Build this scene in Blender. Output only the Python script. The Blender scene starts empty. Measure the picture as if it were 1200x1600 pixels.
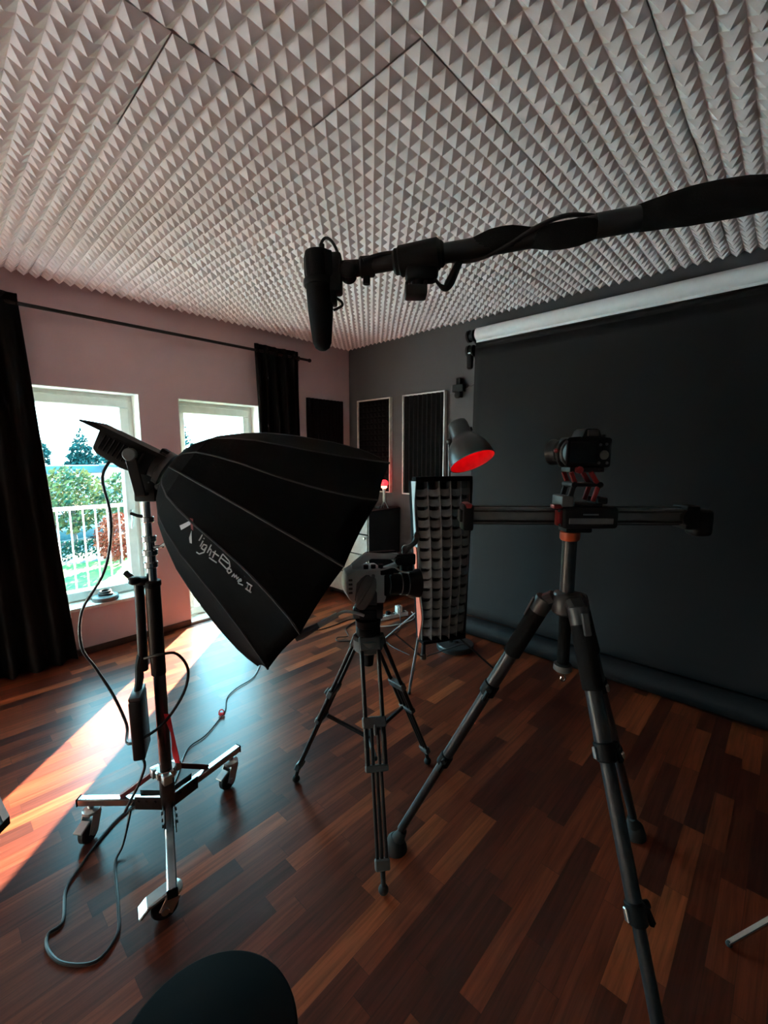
import bpy, bmesh, math, random
from math import sin, cos, pi, radians, sqrt, atan2
from mathutils import Vector, Matrix, Quaternion

random.seed(7)
scene = bpy.context.scene
COL = scene.collection
YA = radians(43.343)          # heading of the camera, measured from the back wall's normal

# ------------------------------------------------------------------ camera
cam_data = bpy.data.cameras.new('camera')
cam = bpy.data.objects.new('camera', cam_data)
COL.objects.link(cam)
cam.location = (0, 0, 1.49)
cam.rotation_euler = (radians(90 - 7.291), 0, YA)
cam_data.sensor_fit = 'VERTICAL'
cam_data.sensor_height = 24.0
cam_data.lens = 24.0 * 680.0 / 1600.0
cam_data.clip_start = 0.03
cam_data.clip_end = 500
scene.camera = cam

# ------------------------------------------------------------------ sky, sun, exposure
world = bpy.data.worlds.new('world')
scene.world = world
world.use_nodes = True
wn = world.node_tree.nodes
wl = world.node_tree.links
wn.clear()
w_out = wn.new('ShaderNodeOutputWorld')
w_bg = wn.new('ShaderNodeBackground')
w_tc = wn.new('ShaderNodeTexCoord')
w_sep = wn.new('ShaderNodeSeparateXYZ')
w_ramp = wn.new('ShaderNodeValToRGB')
wl.new(w_tc.outputs['Generated'], w_sep.inputs[0])
wl.new(w_sep.outputs['Z'], w_ramp.inputs[0])
w_ramp.color_ramp.elements[0].position = 0.0
w_ramp.color_ramp.elements[0].color = (0.50, 0.88, 1.0, 1)
w_ramp.color_ramp.elements[1].position = 0.7
w_ramp.color_ramp.elements[1].color = (0.20, 0.66, 0.88, 1)
wl.new(w_ramp.outputs[0], w_bg.inputs['Color'])
w_bg.inputs['Strength'].default_value = 20.0
wl.new(w_bg.outputs[0], w_out.inputs[0])

SUN_EL = radians(18.0)
sun_data = bpy.data.lights.new('sun', 'SUN')
sun = bpy.data.objects.new('sun', sun_data)
COL.objects.link(sun)
sun_dir = Vector((cos(SUN_EL) * sqrt(.5), -cos(SUN_EL) * sqrt(.5), -sin(SUN_EL)))
sun.rotation_euler = sun_dir.to_track_quat('-Z', 'Y').to_euler()
sun.location = (-12, 12, 6)
sun_data.energy = 130.0
sun_data.color = (1.0, 0.80, 0.62)
sun_data.angle = radians(0.6)

# daylight portals in the three window openings (they only guide the sampling of the sky)
for y0, y1, z0, z1 in ((0.40, 1.17, 0.40, 1.92), (1.58, 2.24, 0.05, 1.92), (-2.15, -0.95, 0.12, 1.42)):
    pd_ = bpy.data.lights.new('daylight_portal', 'AREA')
    pd_.shape = 'RECTANGLE'
    pd_.size = z1 - z0
    pd_.size_y = y1 - y0
    pd_.cycles.is_portal = True
    po = bpy.data.objects.new('daylight_portal', pd_)
    COL.objects.link(po)
    po.location = (-3.95, (y0 + y1) / 2, (z0 + z1) / 2)
    po.rotation_euler = (0, radians(-90), 0)

scene.view_settings.view_transform = 'Standard'
scene.view_settings.look = 'None'
scene.view_settings.exposure = 0.4
scene.view_settings.gamma = 1.0
scene.view_settings.use_curve_mapping = False
scene.cycles.max_bounces = 10
scene.cycles.diffuse_bounces = 6
scene.cycles.transparent_max_bounces = 12

# ------------------------------------------------------------------ materials
def lin(c):
    return c / 12.92 if c <= 0.04045 else ((c + 0.055) / 1.055) ** 2.4
def hexc(h):
    return tuple(lin(int(h[i:i + 2], 16) / 255) for i in (0, 2, 4)) + (1,)

def mat(name, color, rough=0.6, metal=0.0, vary=0.12, scale=18.0, bump=0.0, bscale=200.0,
        emit=None, estr=0.0, spec=0.5, sheen=0.0, coat=0.0):
    """a Principled surface whose colour varies slightly with a noise, with an optional fine bump"""
    m = bpy.data.materials.new(name)
    m.use_nodes = True
    nt = m.node_tree
    b = nt.nodes['Principled BSDF']
    if isinstance(color, str):
        color = hexc(color)
    if len(color) == 3:
        color = tuple(color) + (1,)
    tc = nt.nodes.new('ShaderNodeTexCoord')
    nz = nt.nodes.new('ShaderNodeTexNoise')
    nz.inputs['Scale'].default_value = scale
    nz.inputs['Detail'].default_value = 3
    nt.links.new(tc.outputs['Object'], nz.inputs['Vector'])
    rp = nt.nodes.new('ShaderNodeValToRGB')
    lo = tuple(c * (1 - vary) for c in color[:3]) + (1,)
    hi = tuple(min(1, c * (1 + vary)) for c in color[:3]) + (1,)
    rp.color_ramp.elements[0].position = 0.3
    rp.color_ramp.elements[0].color = lo
    rp.color_ramp.elements[1].position = 0.7
    rp.color_ramp.elements[1].color = hi
    nt.links.new(nz.outputs['Fac'], rp.inputs[0])
    nt.links.new(rp.outputs[0], b.inputs['Base Color'])
    b.inputs['Roughness'].default_value = rough
    b.inputs['Metallic'].default_value = metal
    b.inputs['Specular IOR Level'].default_value = spec
    if sheen:
        b.inputs['Sheen Weight'].default_value = sheen
    if coat:
        b.inputs['Coat Weight'].default_value = coat
    if bump:
        n2 = nt.nodes.new('ShaderNodeTexNoise')
        n2.inputs['Scale'].default_value = bscale
        n2.inputs['Detail'].default_value = 4
        nt.links.new(tc.outputs['Object'], n2.inputs['Vector'])
        bp = nt.nodes.new('ShaderNodeBump')
        bp.inputs['Strength'].default_value = bump
        bp.inputs['Distance'].default_value = 0.004
        nt.links.new(n2.outputs['Fac'], bp.inputs['Height'])
        nt.links.new(bp.outputs[0], b.inputs['Normal'])
    if emit:
        b.inputs['Emission Color'].default_value = emit if len(emit) == 4 else tuple(emit) + (1,)
        b.inputs['Emission Strength'].default_value = estr
    return m

def wood_floor():
    m = bpy.data.materials.new('dark_parquet')
    m.use_nodes = True
    nt = m.node_tree
    N, L = nt.nodes, nt.links
    b = N['Principled BSDF']
    tc = N.new('ShaderNodeTexCoord')
    sep = N.new('ShaderNodeSeparateXYZ')
    L.new(tc.outputs['Object'], sep.inputs[0])
    def math_(op, a, bb=None, c=None):
        n = N.new('ShaderNodeMath')
        n.operation = op
        for i, v in enumerate((a, bb, c)):
            if v is None:
                continue
            if isinstance(v, (int, float)):
                n.inputs[i].default_value = v
            else:
                L.new(v, n.inputs[i])
        return n.outputs[0]
    row_f = math_('DIVIDE', sep.outputs['X'], 0.070)
    row = math_('FLOOR', row_f)
    wn1 = N.new('ShaderNodeTexWhiteNoise')
    wn1.noise_dimensions = '1D'
    L.new(row, wn1.inputs['W'])
    off = math_('MULTIPLY', wn1.outputs['Value'], 7.0)
    # staves of uneven length: two lengths per row chosen by the row's noise
    length = math_('MULTIPLY_ADD', wn1.outputs['Value'], 0.22, 0.34)
    col_f = math_('ADD', math_('DIVIDE', sep.outputs['Y'], length), off)
    colm = math_('FLOOR', col_f)
    cmb = N.new('ShaderNodeCombineXYZ')
    L.new(row, cmb.inputs[0])
    L.new(colm, cmb.inputs[1])
    wn2 = N.new('ShaderNodeTexWhiteNoise')
    wn2.noise_dimensions = '3D'
    L.new(cmb.outputs[0], wn2.inputs['Vector'])
    # grain, stretched along the stave, shifted per stave
    gv = N.new('ShaderNodeCombineXYZ')
    L.new(math_('ADD', math_('MULTIPLY', sep.outputs['X'], 60.0), math_('MULTIPLY', wn2.outputs['Value'], 91.0)), gv.inputs[0])
    L.new(math_('MULTIPLY', sep.outputs['Y'], 2.6), gv.inputs[1])
    L.new(math_('MULTIPLY', wn2.outputs['Value'], 37.0), gv.inputs[2])
    gr = N.new('ShaderNodeTexNoise')
    gr.inputs['Scale'].default_value = 1.0
    gr.inputs['Detail'].default_value = 7
    gr.inputs['Roughness'].default_value = 0.65
    gr.inputs['Distortion'].default_value = 0.6
    L.new(gv.outputs[0], gr.inputs['Vector'])
    ramp = N.new('ShaderNodeValToRGB')
    cr = ramp.color_ramp
    cr.elements[0].position = 0.0
    cr.elements[0].color = (0.048, 0.011, 0.0070, 1)
    cr.elements[1].position = 1.0
    cr.elements[1].color = (0.29, 0.068, 0.023, 1)
    for p, c in ((0.35, (0.082, 0.0165, 0.0080, 1)), (0.7, (0.140, 0.0285, 0.0120, 1)), (0.9, (0.190, 0.041, 0.0155, 1))):
        e = cr.elements.new(p)
        e.color = c
    L.new(wn2.outputs['Value'], ramp.inputs[0])
    gramp = N.new('ShaderNodeValToRGB')
    gramp.color_ramp.elements[0].position = 0.32
    gramp.color_ramp.elements[0].color = (0.42, 0.38, 0.36, 1)
    gramp.color_ramp.elements[1].position = 0.66
    gramp.color_ramp.elements[1].color = (1.25, 1.25, 1.25, 1)
    L.new(gr.outputs['Fac'], gramp.inputs[0])
    mul = N.new('ShaderNodeMix')
    mul.data_type = 'RGBA'
    mul.blend_type = 'MULTIPLY'
    mul.inputs[0].default_value = 0.85
    L.new(ramp.outputs[0], mul.inputs[6])
    L.new(gramp.outputs[0], mul.inputs[7])
    # thin dark joints
    fx = math_('FRACT', row_f)
    ex = math_('MINIMUM', fx, math_('SUBTRACT', 1.0, fx))
    fy = math_('FRACT', col_f)
    ey = math_('MINIMUM', fy, math_('SUBTRACT', 1.0, fy))
    jx = math_('LESS_THAN', ex, 0.012)
    jy = math_('LESS_THAN', ey, 0.0024)
    joint = math_('MAXIMUM', jx, jy)
    mj = N.new('ShaderNodeMix')
    mj.data_type = 'RGBA'
    L.new(math_('MULTIPLY', joint, 0.55), mj.inputs[0])
    L.new(mul.outputs[2], mj.inputs[6])
    mj.inputs[7].default_value = (0.02, 0.006, 0.004, 1)
    L.new(mj.outputs[2], b.inputs['Base Color'])
    rr = math_('MULTIPLY_ADD', gr.outputs['Fac'], 0.12, 0.28)
    L.new(rr, b.inputs['Roughness'])
    b.inputs['Specular IOR Level'].default_value = 0.28
    bp = N.new('ShaderNodeBump')
    bp.inputs['Strength'].default_value = 0.10
    bp.inputs['Distance'].default_value = 0.002
    L.new(math_('SUBTRACT', gr.outputs['Fac'], joint), bp.inputs['Height'])
    L.new(bp.outputs[0], b.inputs['Normal'])
    return m

def glass_pane():
    m = bpy.data.materials.new('window_glass')
    m.use_nodes = True
    nt = m.node_tree
    nt.nodes.remove(nt.nodes['Principled BSDF'])
    out = nt.nodes['Material Output']
    tr = nt.nodes.new('ShaderNodeBsdfTransparent')
    tr.inputs[0].default_value = (0.95, 0.98, 0.97, 1)
    gl = nt.nodes.new('ShaderNodeBsdfGlossy')
    gl.inputs['Roughness'].default_value = 0.02
    lw = nt.nodes.new('ShaderNodeLayerWeight')
    lw.inputs['Blend'].default_value = 0.5
    pw = nt.nodes.new('ShaderNodeMath')
    pw.operation = 'POWER'
    pw.inputs[1].default_value = 4.0
    nt.links.new(lw.outputs['Facing'], pw.inputs[0])
    fr = nt.nodes.new('ShaderNodeMath')
    fr.operation = 'MULTIPLY_ADD'
    fr.inputs[1].default_value = 0.6
    fr.inputs[2].default_value = 0.03
    nt.links.new(pw.outputs[0], fr.inputs[0])
    mx = nt.nodes.new('ShaderNodeMixShader')
    nt.links.new(fr.outputs[0], mx.inputs[0])
    nt.links.new(tr.outputs[0], mx.inputs[1])
    nt.links.new(gl.outputs[0], mx.inputs[2])
    nt.links.new(mx.outputs[0], out.inputs[0])
    return m

def leaf_mat(name, a, b_, tr=0.35):
    """leaves: two greens mixed by noise, some light passing through"""
    m = bpy.data.materials.new(name)
    m.use_nodes = True
    nt = m.node_tree
    p = nt.nodes['Principled BSDF']
    tc = nt.nodes.new('ShaderNodeTexCoord')
    nz = nt.nodes.new('ShaderNodeTexNoise')
    nz.inputs['Scale'].default_value = 2.2
    nz.inputs['Detail'].default_value = 5
    nt.links.new(tc.outputs['Object'], nz.inputs['Vector'])
    rp = nt.nodes.new('ShaderNodeValToRGB')
    rp.color_ramp.elements[0].position = 0.38
    rp.color_ramp.elements[0].color = hexc(a)
    rp.color_ramp.elements[1].position = 0.62
    rp.color_ramp.elements[1].color = hexc(b_)
    nt.links.new(nz.outputs['Fac'], rp.inputs[0])
    nt.links.new(rp.outputs[0], p.inputs['Base Color'])
    p.inputs['Roughness'].default_value = 0.8
    p.inputs['Specular IOR Level'].default_value = 0.12
    t = nt.nodes.new('ShaderNodeBsdfTranslucent')
    nt.links.new(rp.outputs[0], t.inputs[0])
    mx = nt.nodes.new('ShaderNodeMixShader')
    mx.inputs[0].default_value = tr
    nt.links.new(p.outputs[0], mx.inputs[1])
    nt.links.new(t.outputs[0], mx.inputs[2])
    nt.links.new(mx.outputs[0], nt.nodes['Material Output'].inputs[0])
    return m

M = {}
M['floor'] = wood_floor()
M['glass'] = glass_pane()
M['pinkwall'] = mat('rose_plaster', (0.60, 0.45, 0.465), 0.9, bump=0.25, bscale=320, vary=0.05, scale=3)
M['darkwall'] = mat('charcoal_wall_paint', (0.058, 0.057, 0.062), 0.85, bump=0.2, bscale=320, vary=0.05, scale=3)
M['plainwall'] = mat('pale_wall_paint', (0.50, 0.47, 0.45), 0.9, bump=0.2, bscale=300, vary=0.05, scale=3)
M['foam_white'] = mat('pale_acoustic_foam', (0.84, 0.755, 0.775), 0.95, bump=0.35, bscale=600, vary=0.05, scale=4)
M['white_frame'] = mat('white_window_plastic', (0.78, 0.80, 0.76), 0.4, vary=0.04)
M['sill'] = mat('pale_stone_sill', (0.62, 0.64, 0.60), 0.5, vary=0.1, scale=40)
M['baseboard'] = mat('dark_wood_skirting', (0.045, 0.020, 0.014), 0.5, vary=0.25)
M['curtain'] = mat('dark_curtain_cloth', (0.0045, 0.0045, 0.0048), 0.95, bump=0.3, bscale=500, vary=0.15, spec=0.1)
M['black_metal'] = mat('black_painted_metal', (0.008, 0.008, 0.009), 0.45, spec=0.3, vary=0.2)
M['black_gloss'] = mat('black_anodised_tube', (0.010, 0.012, 0.013), 0.32, metal=0.2, vary=0.2)
M['carbon'] = mat('dark_carbon_tube', (0.016, 0.020, 0.023), 0.33, vary=0.25, scale=60)
M['foam_grip'] = mat('black_foam_grip', (0.005, 0.006, 0.007), 0.9, spec=0.2, bump=0.4, bscale=700)
M['black_plastic'] = mat('black_plastic', (0.006, 0.007, 0.008), 0.55, spec=0.16, vary=0.2, bump=0.1, bscale=500)
M['grey_plastic'] = mat('grey_camera_plastic', (0.58, 0.62, 0.62), 0.5, vary=0.06, bump=0.08, bscale=500)
M['mid_plastic'] = mat('dark_grey_plastic', (0.075, 0.085, 0.088), 0.45, vary=0.15)
M['black_cloth'] = mat('black_softbox_cloth', (0.0030, 0.0034, 0.0040), 0.85, bump=0.25, bscale=60, vary=0.25, spec=0.06)
M['piping'] = mat('grey_seam_piping', (0.024, 0.025, 0.028), 0.85)
M['logo_grey'] = mat('pale_grey_print', (0.55, 0.56, 0.57), 0.8)
M['logo_red'] = mat('dull_red_print', (0.22, 0.035, 0.035), 0.8)
M['chrome'] = mat('chromed_steel', (0.62, 0.64, 0.64), 0.18, metal=1.0, vary=0.08)
M['steel_dark'] = mat('worn_dark_steel', (0.11, 0.10, 0.10), 0.3, metal=0.9, vary=0.3)
M['zinc'] = mat('zinc_plated_steel', (0.55, 0.60, 0.60), 0.32, metal=1.0, vary=0.12)
M['rubber'] = mat('black_rubber', (0.012, 0.012, 0.012), 0.8)
M['red_brace'] = mat('dark_red_metal', (0.11, 0.012, 0.014), 0.4, vary=0.2)
M['red_cloth'] = mat('bright_red_webbing', (0.62, 0.015, 0.03), 0.7, bump=0.3, bscale=700)
M['red_anod'] = mat('red_anodised_metal', (0.20, 0.018, 0.018), 0.35, metal=0.4)
M['orange_ring'] = mat('orange_ring_paint', (0.42, 0.07, 0.02), 0.4)
M['orange_lip'] = mat('orange_cloth_lining', (0.62, 0.13, 0.07), 0.7)
M['grey_cloth'] = mat('silver_grey_cloth', (0.30, 0.33, 0.34), 0.6, bump=0.2, bscale=300)
M['grid_cloth'] = mat('dark_grid_webbing', (0.125, 0.122, 0.122), 0.7, bump=0.25, bscale=400, vary=0.2)
M['diffuser'] = mat('dark_grey_softbox_front', (0.035, 0.037, 0.04), 0.8)
M['paper_white'] = mat('white_paper_roll', (0.90, 0.87, 0.88), 0.8, vary=0.03)
M['paper_black'] = mat('black_background_paper', (0.0070, 0.0072, 0.0080), 0.65, spec=0.16, vary=0.10, scale=2.0, bump=0.08, bscale=30)
M['panel_foam'] = mat('black_wedge_foam', (0.0045, 0.0045, 0.005), 0.95, spec=0.08, bump=0.3, bscale=500)
M['white_trim'] = mat('white_painted_frame', (0.80, 0.79, 0.76), 0.5)
M['cabinet_black'] = mat('black_lacquer', (0.005, 0.005, 0.006), 0.45)
M['cabinet_grey'] = mat('grey_white_drawer_front', (0.34, 0.36, 0.35), 0.5)
M['lamp_grey'] = mat('dark_grey_lamp_enamel', (0.013, 0.0145, 0.015), 0.38, vary=0.06)
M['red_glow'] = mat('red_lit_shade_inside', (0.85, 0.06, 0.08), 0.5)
M['red_bulb'] = mat('red_glowing_bulb', (1.0, 0.1, 0.1), 0.4, emit=(1.0, 0.018, 0.05), estr=4.2)
M['hot_bulb'] = mat('hot_bulb_glass', (1.0, 0.3, 0.3), 0.4, emit=(1.0, 0.16, 0.10), estr=9.0)
M['white_plastic'] = mat('white_plastic', (0.72, 0.74, 0.73), 0.45, vary=0.05)
M['cable'] = mat('black_cable_sheath', (0.012, 0.013, 0.015), 0.4)
M['cable_grey'] = mat('pale_grey_cable_sheath', (0.5, 0.5, 0.5), 0.45)
M['windshield'] = mat('black_foam_windshield', (0.007, 0.007, 0.008), 1.0, bump=0.6, bscale=900, spec=0.2)
M['stool'] = mat('black_stool_seat', (0.003, 0.003, 0.0035), 0.75, spec=0.05)
M['pale_edge'] = mat('pale_wood_edge', (0.45, 0.36, 0.33), 0.5)
M['glass_dark'] = mat('coated_lens_glass', (0.02, 0.03, 0.045), 0.05, coat=1.0)
M['lens_ring'] = mat('grey_lens_ring', (0.30, 0.32, 0.33), 0.35, metal=0.6)
M['grip_grey'] = mat('grey_rubber_grip', (0.11, 0.13, 0.135), 0.55, vary=0.1)
M['red_globe'] = mat('red_lamp_globe', (1.0, 0.1, 0.1), 0.4, emit=(1.0, 0.02, 0.03), estr=2.2)
M['hinge_grey'] = mat('dark_cast_metal', (0.022, 0.026, 0.028), 0.4, vary=0.15)
M['screen'] = mat('dark_glossy_screen', (0.006, 0.007, 0.008), 0.15)

# ------------------------------------------------------------------ building helpers
XF = {}     # world matrix of every thing, by object name

def frame(p, yaw=YA, pitch=0.0, roll=0.0):
    return Matrix.Translation(Vector(p)) @ Matrix.Rotation(yaw, 4, 'Z') @ Matrix.Rotation(pitch, 4, 'X') @ Matrix.Rotation(roll, 4, 'Y')

def axis_frame(p, d, up=(0, 0, 1)):
    """a frame at p whose local z runs along d"""
    z = Vector(d).normalized()
    u = Vector(up)
    if abs(z.dot(u)) > 0.999:
        u = Vector((0, 1, 0))
    x = u.cross(z).normalized()
    y = z.cross(x)
    m = Matrix((x, y, z)).transposed().to_4x4()
    m.translation = Vector(p)
    return m

class MB:
    """collects shapes (in frame T) and links them as one mesh object"""
    def __init__(self, T=None):
        self.T = T or Matrix.Identity(4)
        self.v = []
        self.f = []
    def add(self, verts, faces, T=None):
        k = len(self.v)
        MT = self.T @ T if T is not None else self.T
        self.v += [MT @ Vector(p) for p in verts]
        self.f += [[i + k for i in f] for f in faces]
        return self
    def _bm(self, bm, T=None):
        bm.verts.index_update()
        self.add([v.co.copy() for v in bm.verts], [[v.index for v in f.verts] for f in bm.faces], T)
        bm.free()
        return self
    def box(self, lo, hi, bev=0.0, seg=2, T=None):
        bm = bmesh.new()
        bmesh.ops.create_cube(bm, size=1.0)
        c = [(a + b) / 2 for a, b in zip(lo, hi)]
        s = [abs(b - a) for a, b in zip(lo, hi)]
        for v in bm.verts:
            v.co = Vector((c[0] + v.co.x * s[0], c[1] + v.co.y * s[1], c[2] + v.co.z * s[2]))
        if bev > 0:
            bmesh.ops.bevel(bm, geom=list(bm.edges), offset=min(bev, min(s) * .49), segments=seg, profile=0.5, affect='EDGES')
        return self._bm(bm, T)
    def lathe(self, prof, n=24, p=(0, 0, 0), d=(0, 0, 1), cap=True):
        """prof: (radius, distance along d)"""
        A = axis_frame(p, d)
        vs, fs = [], []
        for r, h in prof:
            for i in range(n):
                a = 2 * pi * i / n
                vs.append((r * cos(a), r * sin(a), h))
        for j in range(len(prof) - 1):
            for i in range(n):
                i2 = (i + 1) % n
                fs.append([j * n + i, j * n + i2, (j + 1) * n + i2, (j + 1) * n + i])
        if cap:
            fs.append([i for i in range(n)][::-1])
            fs.append([(len(prof) - 1) * n + i for i in range(n)])
        return self.add(vs, fs, A)
    def cyl(self, p0, p1, r0, r1=None, n=16, cap=True, bev=0.0):
        r1 = r0 if r1 is None else r1
        a, b = Vector(p0), Vector(p1)
        L = (b - a).length
        if bev > 0:
            prof = [(max(r0 - bev, 1e-4), 0), (r0, bev), (r1, L - bev), (max(r1 - bev, 1e-4), L)]
        else:
            prof = [(r0, 0), (r1, L)]
        return self.lathe(prof, n, a, b - a, cap)
    def bar(self, p0, p1, w, h, bev=0.002, up=(0, 0, 1)):
        """a square bar from p0 to p1, w across, h along up"""
        a, b = Vector(p0), Vector(p1)
        L = (b - a).length
        A = axis_frame(a, b - a, up)
        return self.box((-w / 2, -h / 2, 0), (w / 2, h / 2, L), bev, 1, A)
    def tube(self, pts, r, n=8, smooth=3, radii=None, flat=None):
        """a tube along a smoothed path"""
        P = [Vector(p) for p in pts]
        if smooth > 1 and len(P) > 2:
            Q, RR = [], []
            for i in range(len(P) - 1):
                p0, p1, p2, p3 = P[max(i - 1, 0)], P[i], P[i + 1], P[min(i + 2, len(P) - 1)]
                for k in range(smooth):
                    t = k / smooth
                    Q.append(0.5 * ((2 * p1) + (p2 - p0) * t + (2 * p0 - 5 * p1 + 4 * p2 - p3) * t * t + (3 * p1 - p0 - 3 * p2 + p3) * t ** 3))
                    if radii:
                        RR.append(radii[i] * (1 - t) + radii[i + 1] * t)
            Q.append(P[-1])
            if radii:
                RR.append(radii[-1])
                radii = RR
            P = Q
        vs, fs = [], []
        t0 = (P[1] - P[0]).normalized()
        nrm = t0.orthogonal().normalized()
        for i, p in enumerate(P):
            t = (P[min(i + 1, len(P) - 1)] - P[max(i - 1, 0)]).normalized()
            nrm = (nrm - t * nrm.dot(t))
            nrm = nrm.normalized() if nrm.length > 1e-6 else t.orthogonal().normalized()
            bn = t.cross(nrm)
            rr = radii[i] if radii else r
            for k in range(n):
                a = 2 * pi * k / n
                vs.append(p + nrm * cos(a) * rr + bn * sin(a) * rr)
        for i in range(len(P) - 1):
            for k in range(n):
                k2 = (k + 1) % n
                fs.append([i * n + k, i * n + k2, (i + 1) * n + k2, (i + 1) * n + k])
        fs.append(list(range(n))[::-1])
        fs.append([(len(P) - 1) * n + k for k in range(n)])
        return self.add(vs, fs)
    def ball(self, c, r, n=16, sc=(1, 1, 1), T=None):
        bm = bmesh.new()
        bmesh.ops.create_uvsphere(bm, u_segments=n, v_segments=max(6, n // 2), radius=1.0)
        for v in bm.verts:
            v.co = Vector((c[0] + v.co.x * r * sc[0], c[1] + v.co.y * r * sc[1], c[2] + v.co.z * r * sc[2]))
        return self._bm(bm, T)
    def prism(self, poly, y0, y1, T=None, bev=0.0):
        """an outline in local x, z extruded from y0 to y1"""
        bm = bmesh.new()
        vs = [bm.verts.new((x, y0, z)) for x, z in poly]
        f = bm.faces.new(vs)
        r = bmesh.ops.extrude_face_region(bm, geom=[f])
        for g in r['geom']:
            if isinstance(g, bmesh.types.BMVert):
                g.co.y = y1
        bmesh.ops.recalc_face_normals(bm, faces=list(bm.faces))
        if bev > 0:
            bmesh.ops.bevel(bm, geom=list(bm.edges), offset=bev, segments=2, profile=0.5, affect='EDGES', clamp_overlap=True)
        return self._bm(bm, T)
    def torus(self, c, R, r, d=(0, 0, 1), n=24, m=10):
        A = axis_frame(c, d)
        vs, fs = [], []
        for i in range(n):
            a = 2 * pi * i / n
            for j in range(m):
                b = 2 * pi * j / m
                vs.append(((R + r * cos(b)) * cos(a), (R + r * cos(b)) * sin(a), r * sin(b)))
        for i in range(n):
            for j in range(m):
                fs.append([i * m + j, ((i + 1) % n) * m + j, ((i + 1) % n) * m + (j + 1) % m, i * m + (j + 1) % m])
        return self.add(vs, fs, A)
    def build(self, name, material, parent=None, smooth=35, label=None):
        inv = Matrix.Identity(4)
        par = parent
        if parent is not None:
            inv = XF[parent.name].inverted()
        me = bpy.data.meshes.new(name)
        me.from_pydata([tuple(inv @ v) for v in self.v], [], self.f)
        bm = bmesh.new()
        bm.from_mesh(me)
        bmesh.ops.recalc_face_normals(bm, faces=list(bm.faces))
        bm.to_mesh(me)
        bm.free()
        me.materials.append(M[material] if isinstance(material, str) else material)
        if smooth:
            me.polygons.foreach_set('use_smooth', [True] * len(me.polygons))
            me.set_sharp_from_angle(angle=radians(smooth))
        me.update()
        o = bpy.data.objects.new(name, me)
        COL.objects.link(o)
        if par is not None:
            o.parent = par
            XF[o.name] = XF[par.name]
        else:
            XF[o.name] = Matrix.Identity(4)
        if label:
            o['label'] = label
        return o

def thing(name, label, cat, loc=(0, 0, 0), yaw=0.0, group=None):
    o = bpy.data.objects.new(name, None)
    o.empty_display_size = 0.05
    COL.objects.link(o)
    o.location = loc
    o.rotation_euler = (0, 0, yaw)
    XF[o.name] = Matrix.Translation(Vector(loc)) @ Matrix.Rotation(yaw, 4, 'Z')
    o['label'] = label
    o['category'] = cat
    if group:
        o['group'] = group
    return o

def tag(o, label, cat, group=None, kind=None):
    o['label'] = label
    o['category'] = cat
    if group:
        o['group'] = group
    if kind:
        o['kind'] = kind
    return o

def struct(o, label=None, cat=None):
    o['kind'] = 'structure'
    if label:
        o['label'] = label
    if cat:
        o['category'] = cat
    return o

def copy_tree(o, parent=None, T=None):
    """copy a thing, its parts and their sub-parts"""
    c = o.copy()
    COL.objects.link(c)
    if parent is not None:
        c.parent = parent
    for ch in list(o.children):
        copy_tree(ch, c)
    return c

# ------------------------------------------------------------------ the room
WX, BY = -3.807, 3.452            # window wall, back wall
RX, RY = 1.95, -2.5               # right wall, rear wall
TH = 0.26                         # outer wall thickness
CZ = 2.70                         # flat ceiling above the foam
FR = WX - 0.16                    # inner face of the window frames

struct(MB().box((WX - TH, RY - .15, -0.12), (RX + .15, BY + .15, 0.0)).build('floor', 'floor', smooth=0),
       'glossy dark red-brown wood strip parquet floor', 'floor')

# openings in the window wall: (y0, y1, z0, z1)
OPEN = [(0.34, 1.228, 0.345, 1.977), (1.526, 2.295, 0.0, 1.972), (-2.20, -0.90, 0.06, 1.50)]  # last opening is out of view, added and sized for its daylight
wall = MB()
ys = sorted([RY - .15, BY + .15] + [v for o in OPEN for v in o[:2]])
for y0, y1 in zip(ys[:-1], ys[1:]):
    hit = [o for o in OPEN if o[0] <= y0 + 1e-6 and y1 <= o[1] + 1e-6]
    if hit:
        o = hit[0]
        if o[2] > 0:
            wall.box((WX - TH, y0, 0), (WX, y1, o[2]))
        wall.box((WX - TH, y0, o[3]), (WX, y1, CZ + .1))
    else:
        wall.box((WX - TH, y0, 0), (WX, y1, CZ + .1))
struct(wall.build('wall_left', 'pinkwall', smooth=0), 'rose coloured plaster wall with the window and the balcony door', 'wall')
struct(MB().box((WX, BY, 0), (RX + .15, BY + .15, CZ + .1)).build('wall_back', 'darkwall', smooth=0), 'charcoal painted wall behind the black backdrop', 'wall')
struct(MB().box((RX, RY, 0), (RX + .15, BY, CZ + .1)).build('wall_right', 'darkwall', smooth=0), 'charcoal painted wall on the right', 'wall')
struct(MB().box((WX, RY - .15, 0), (RX + .15, RY, CZ + .1)).build('wall_rear', 'plainwall', smooth=0), 'pale painted wall behind the camera', 'wall')

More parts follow.
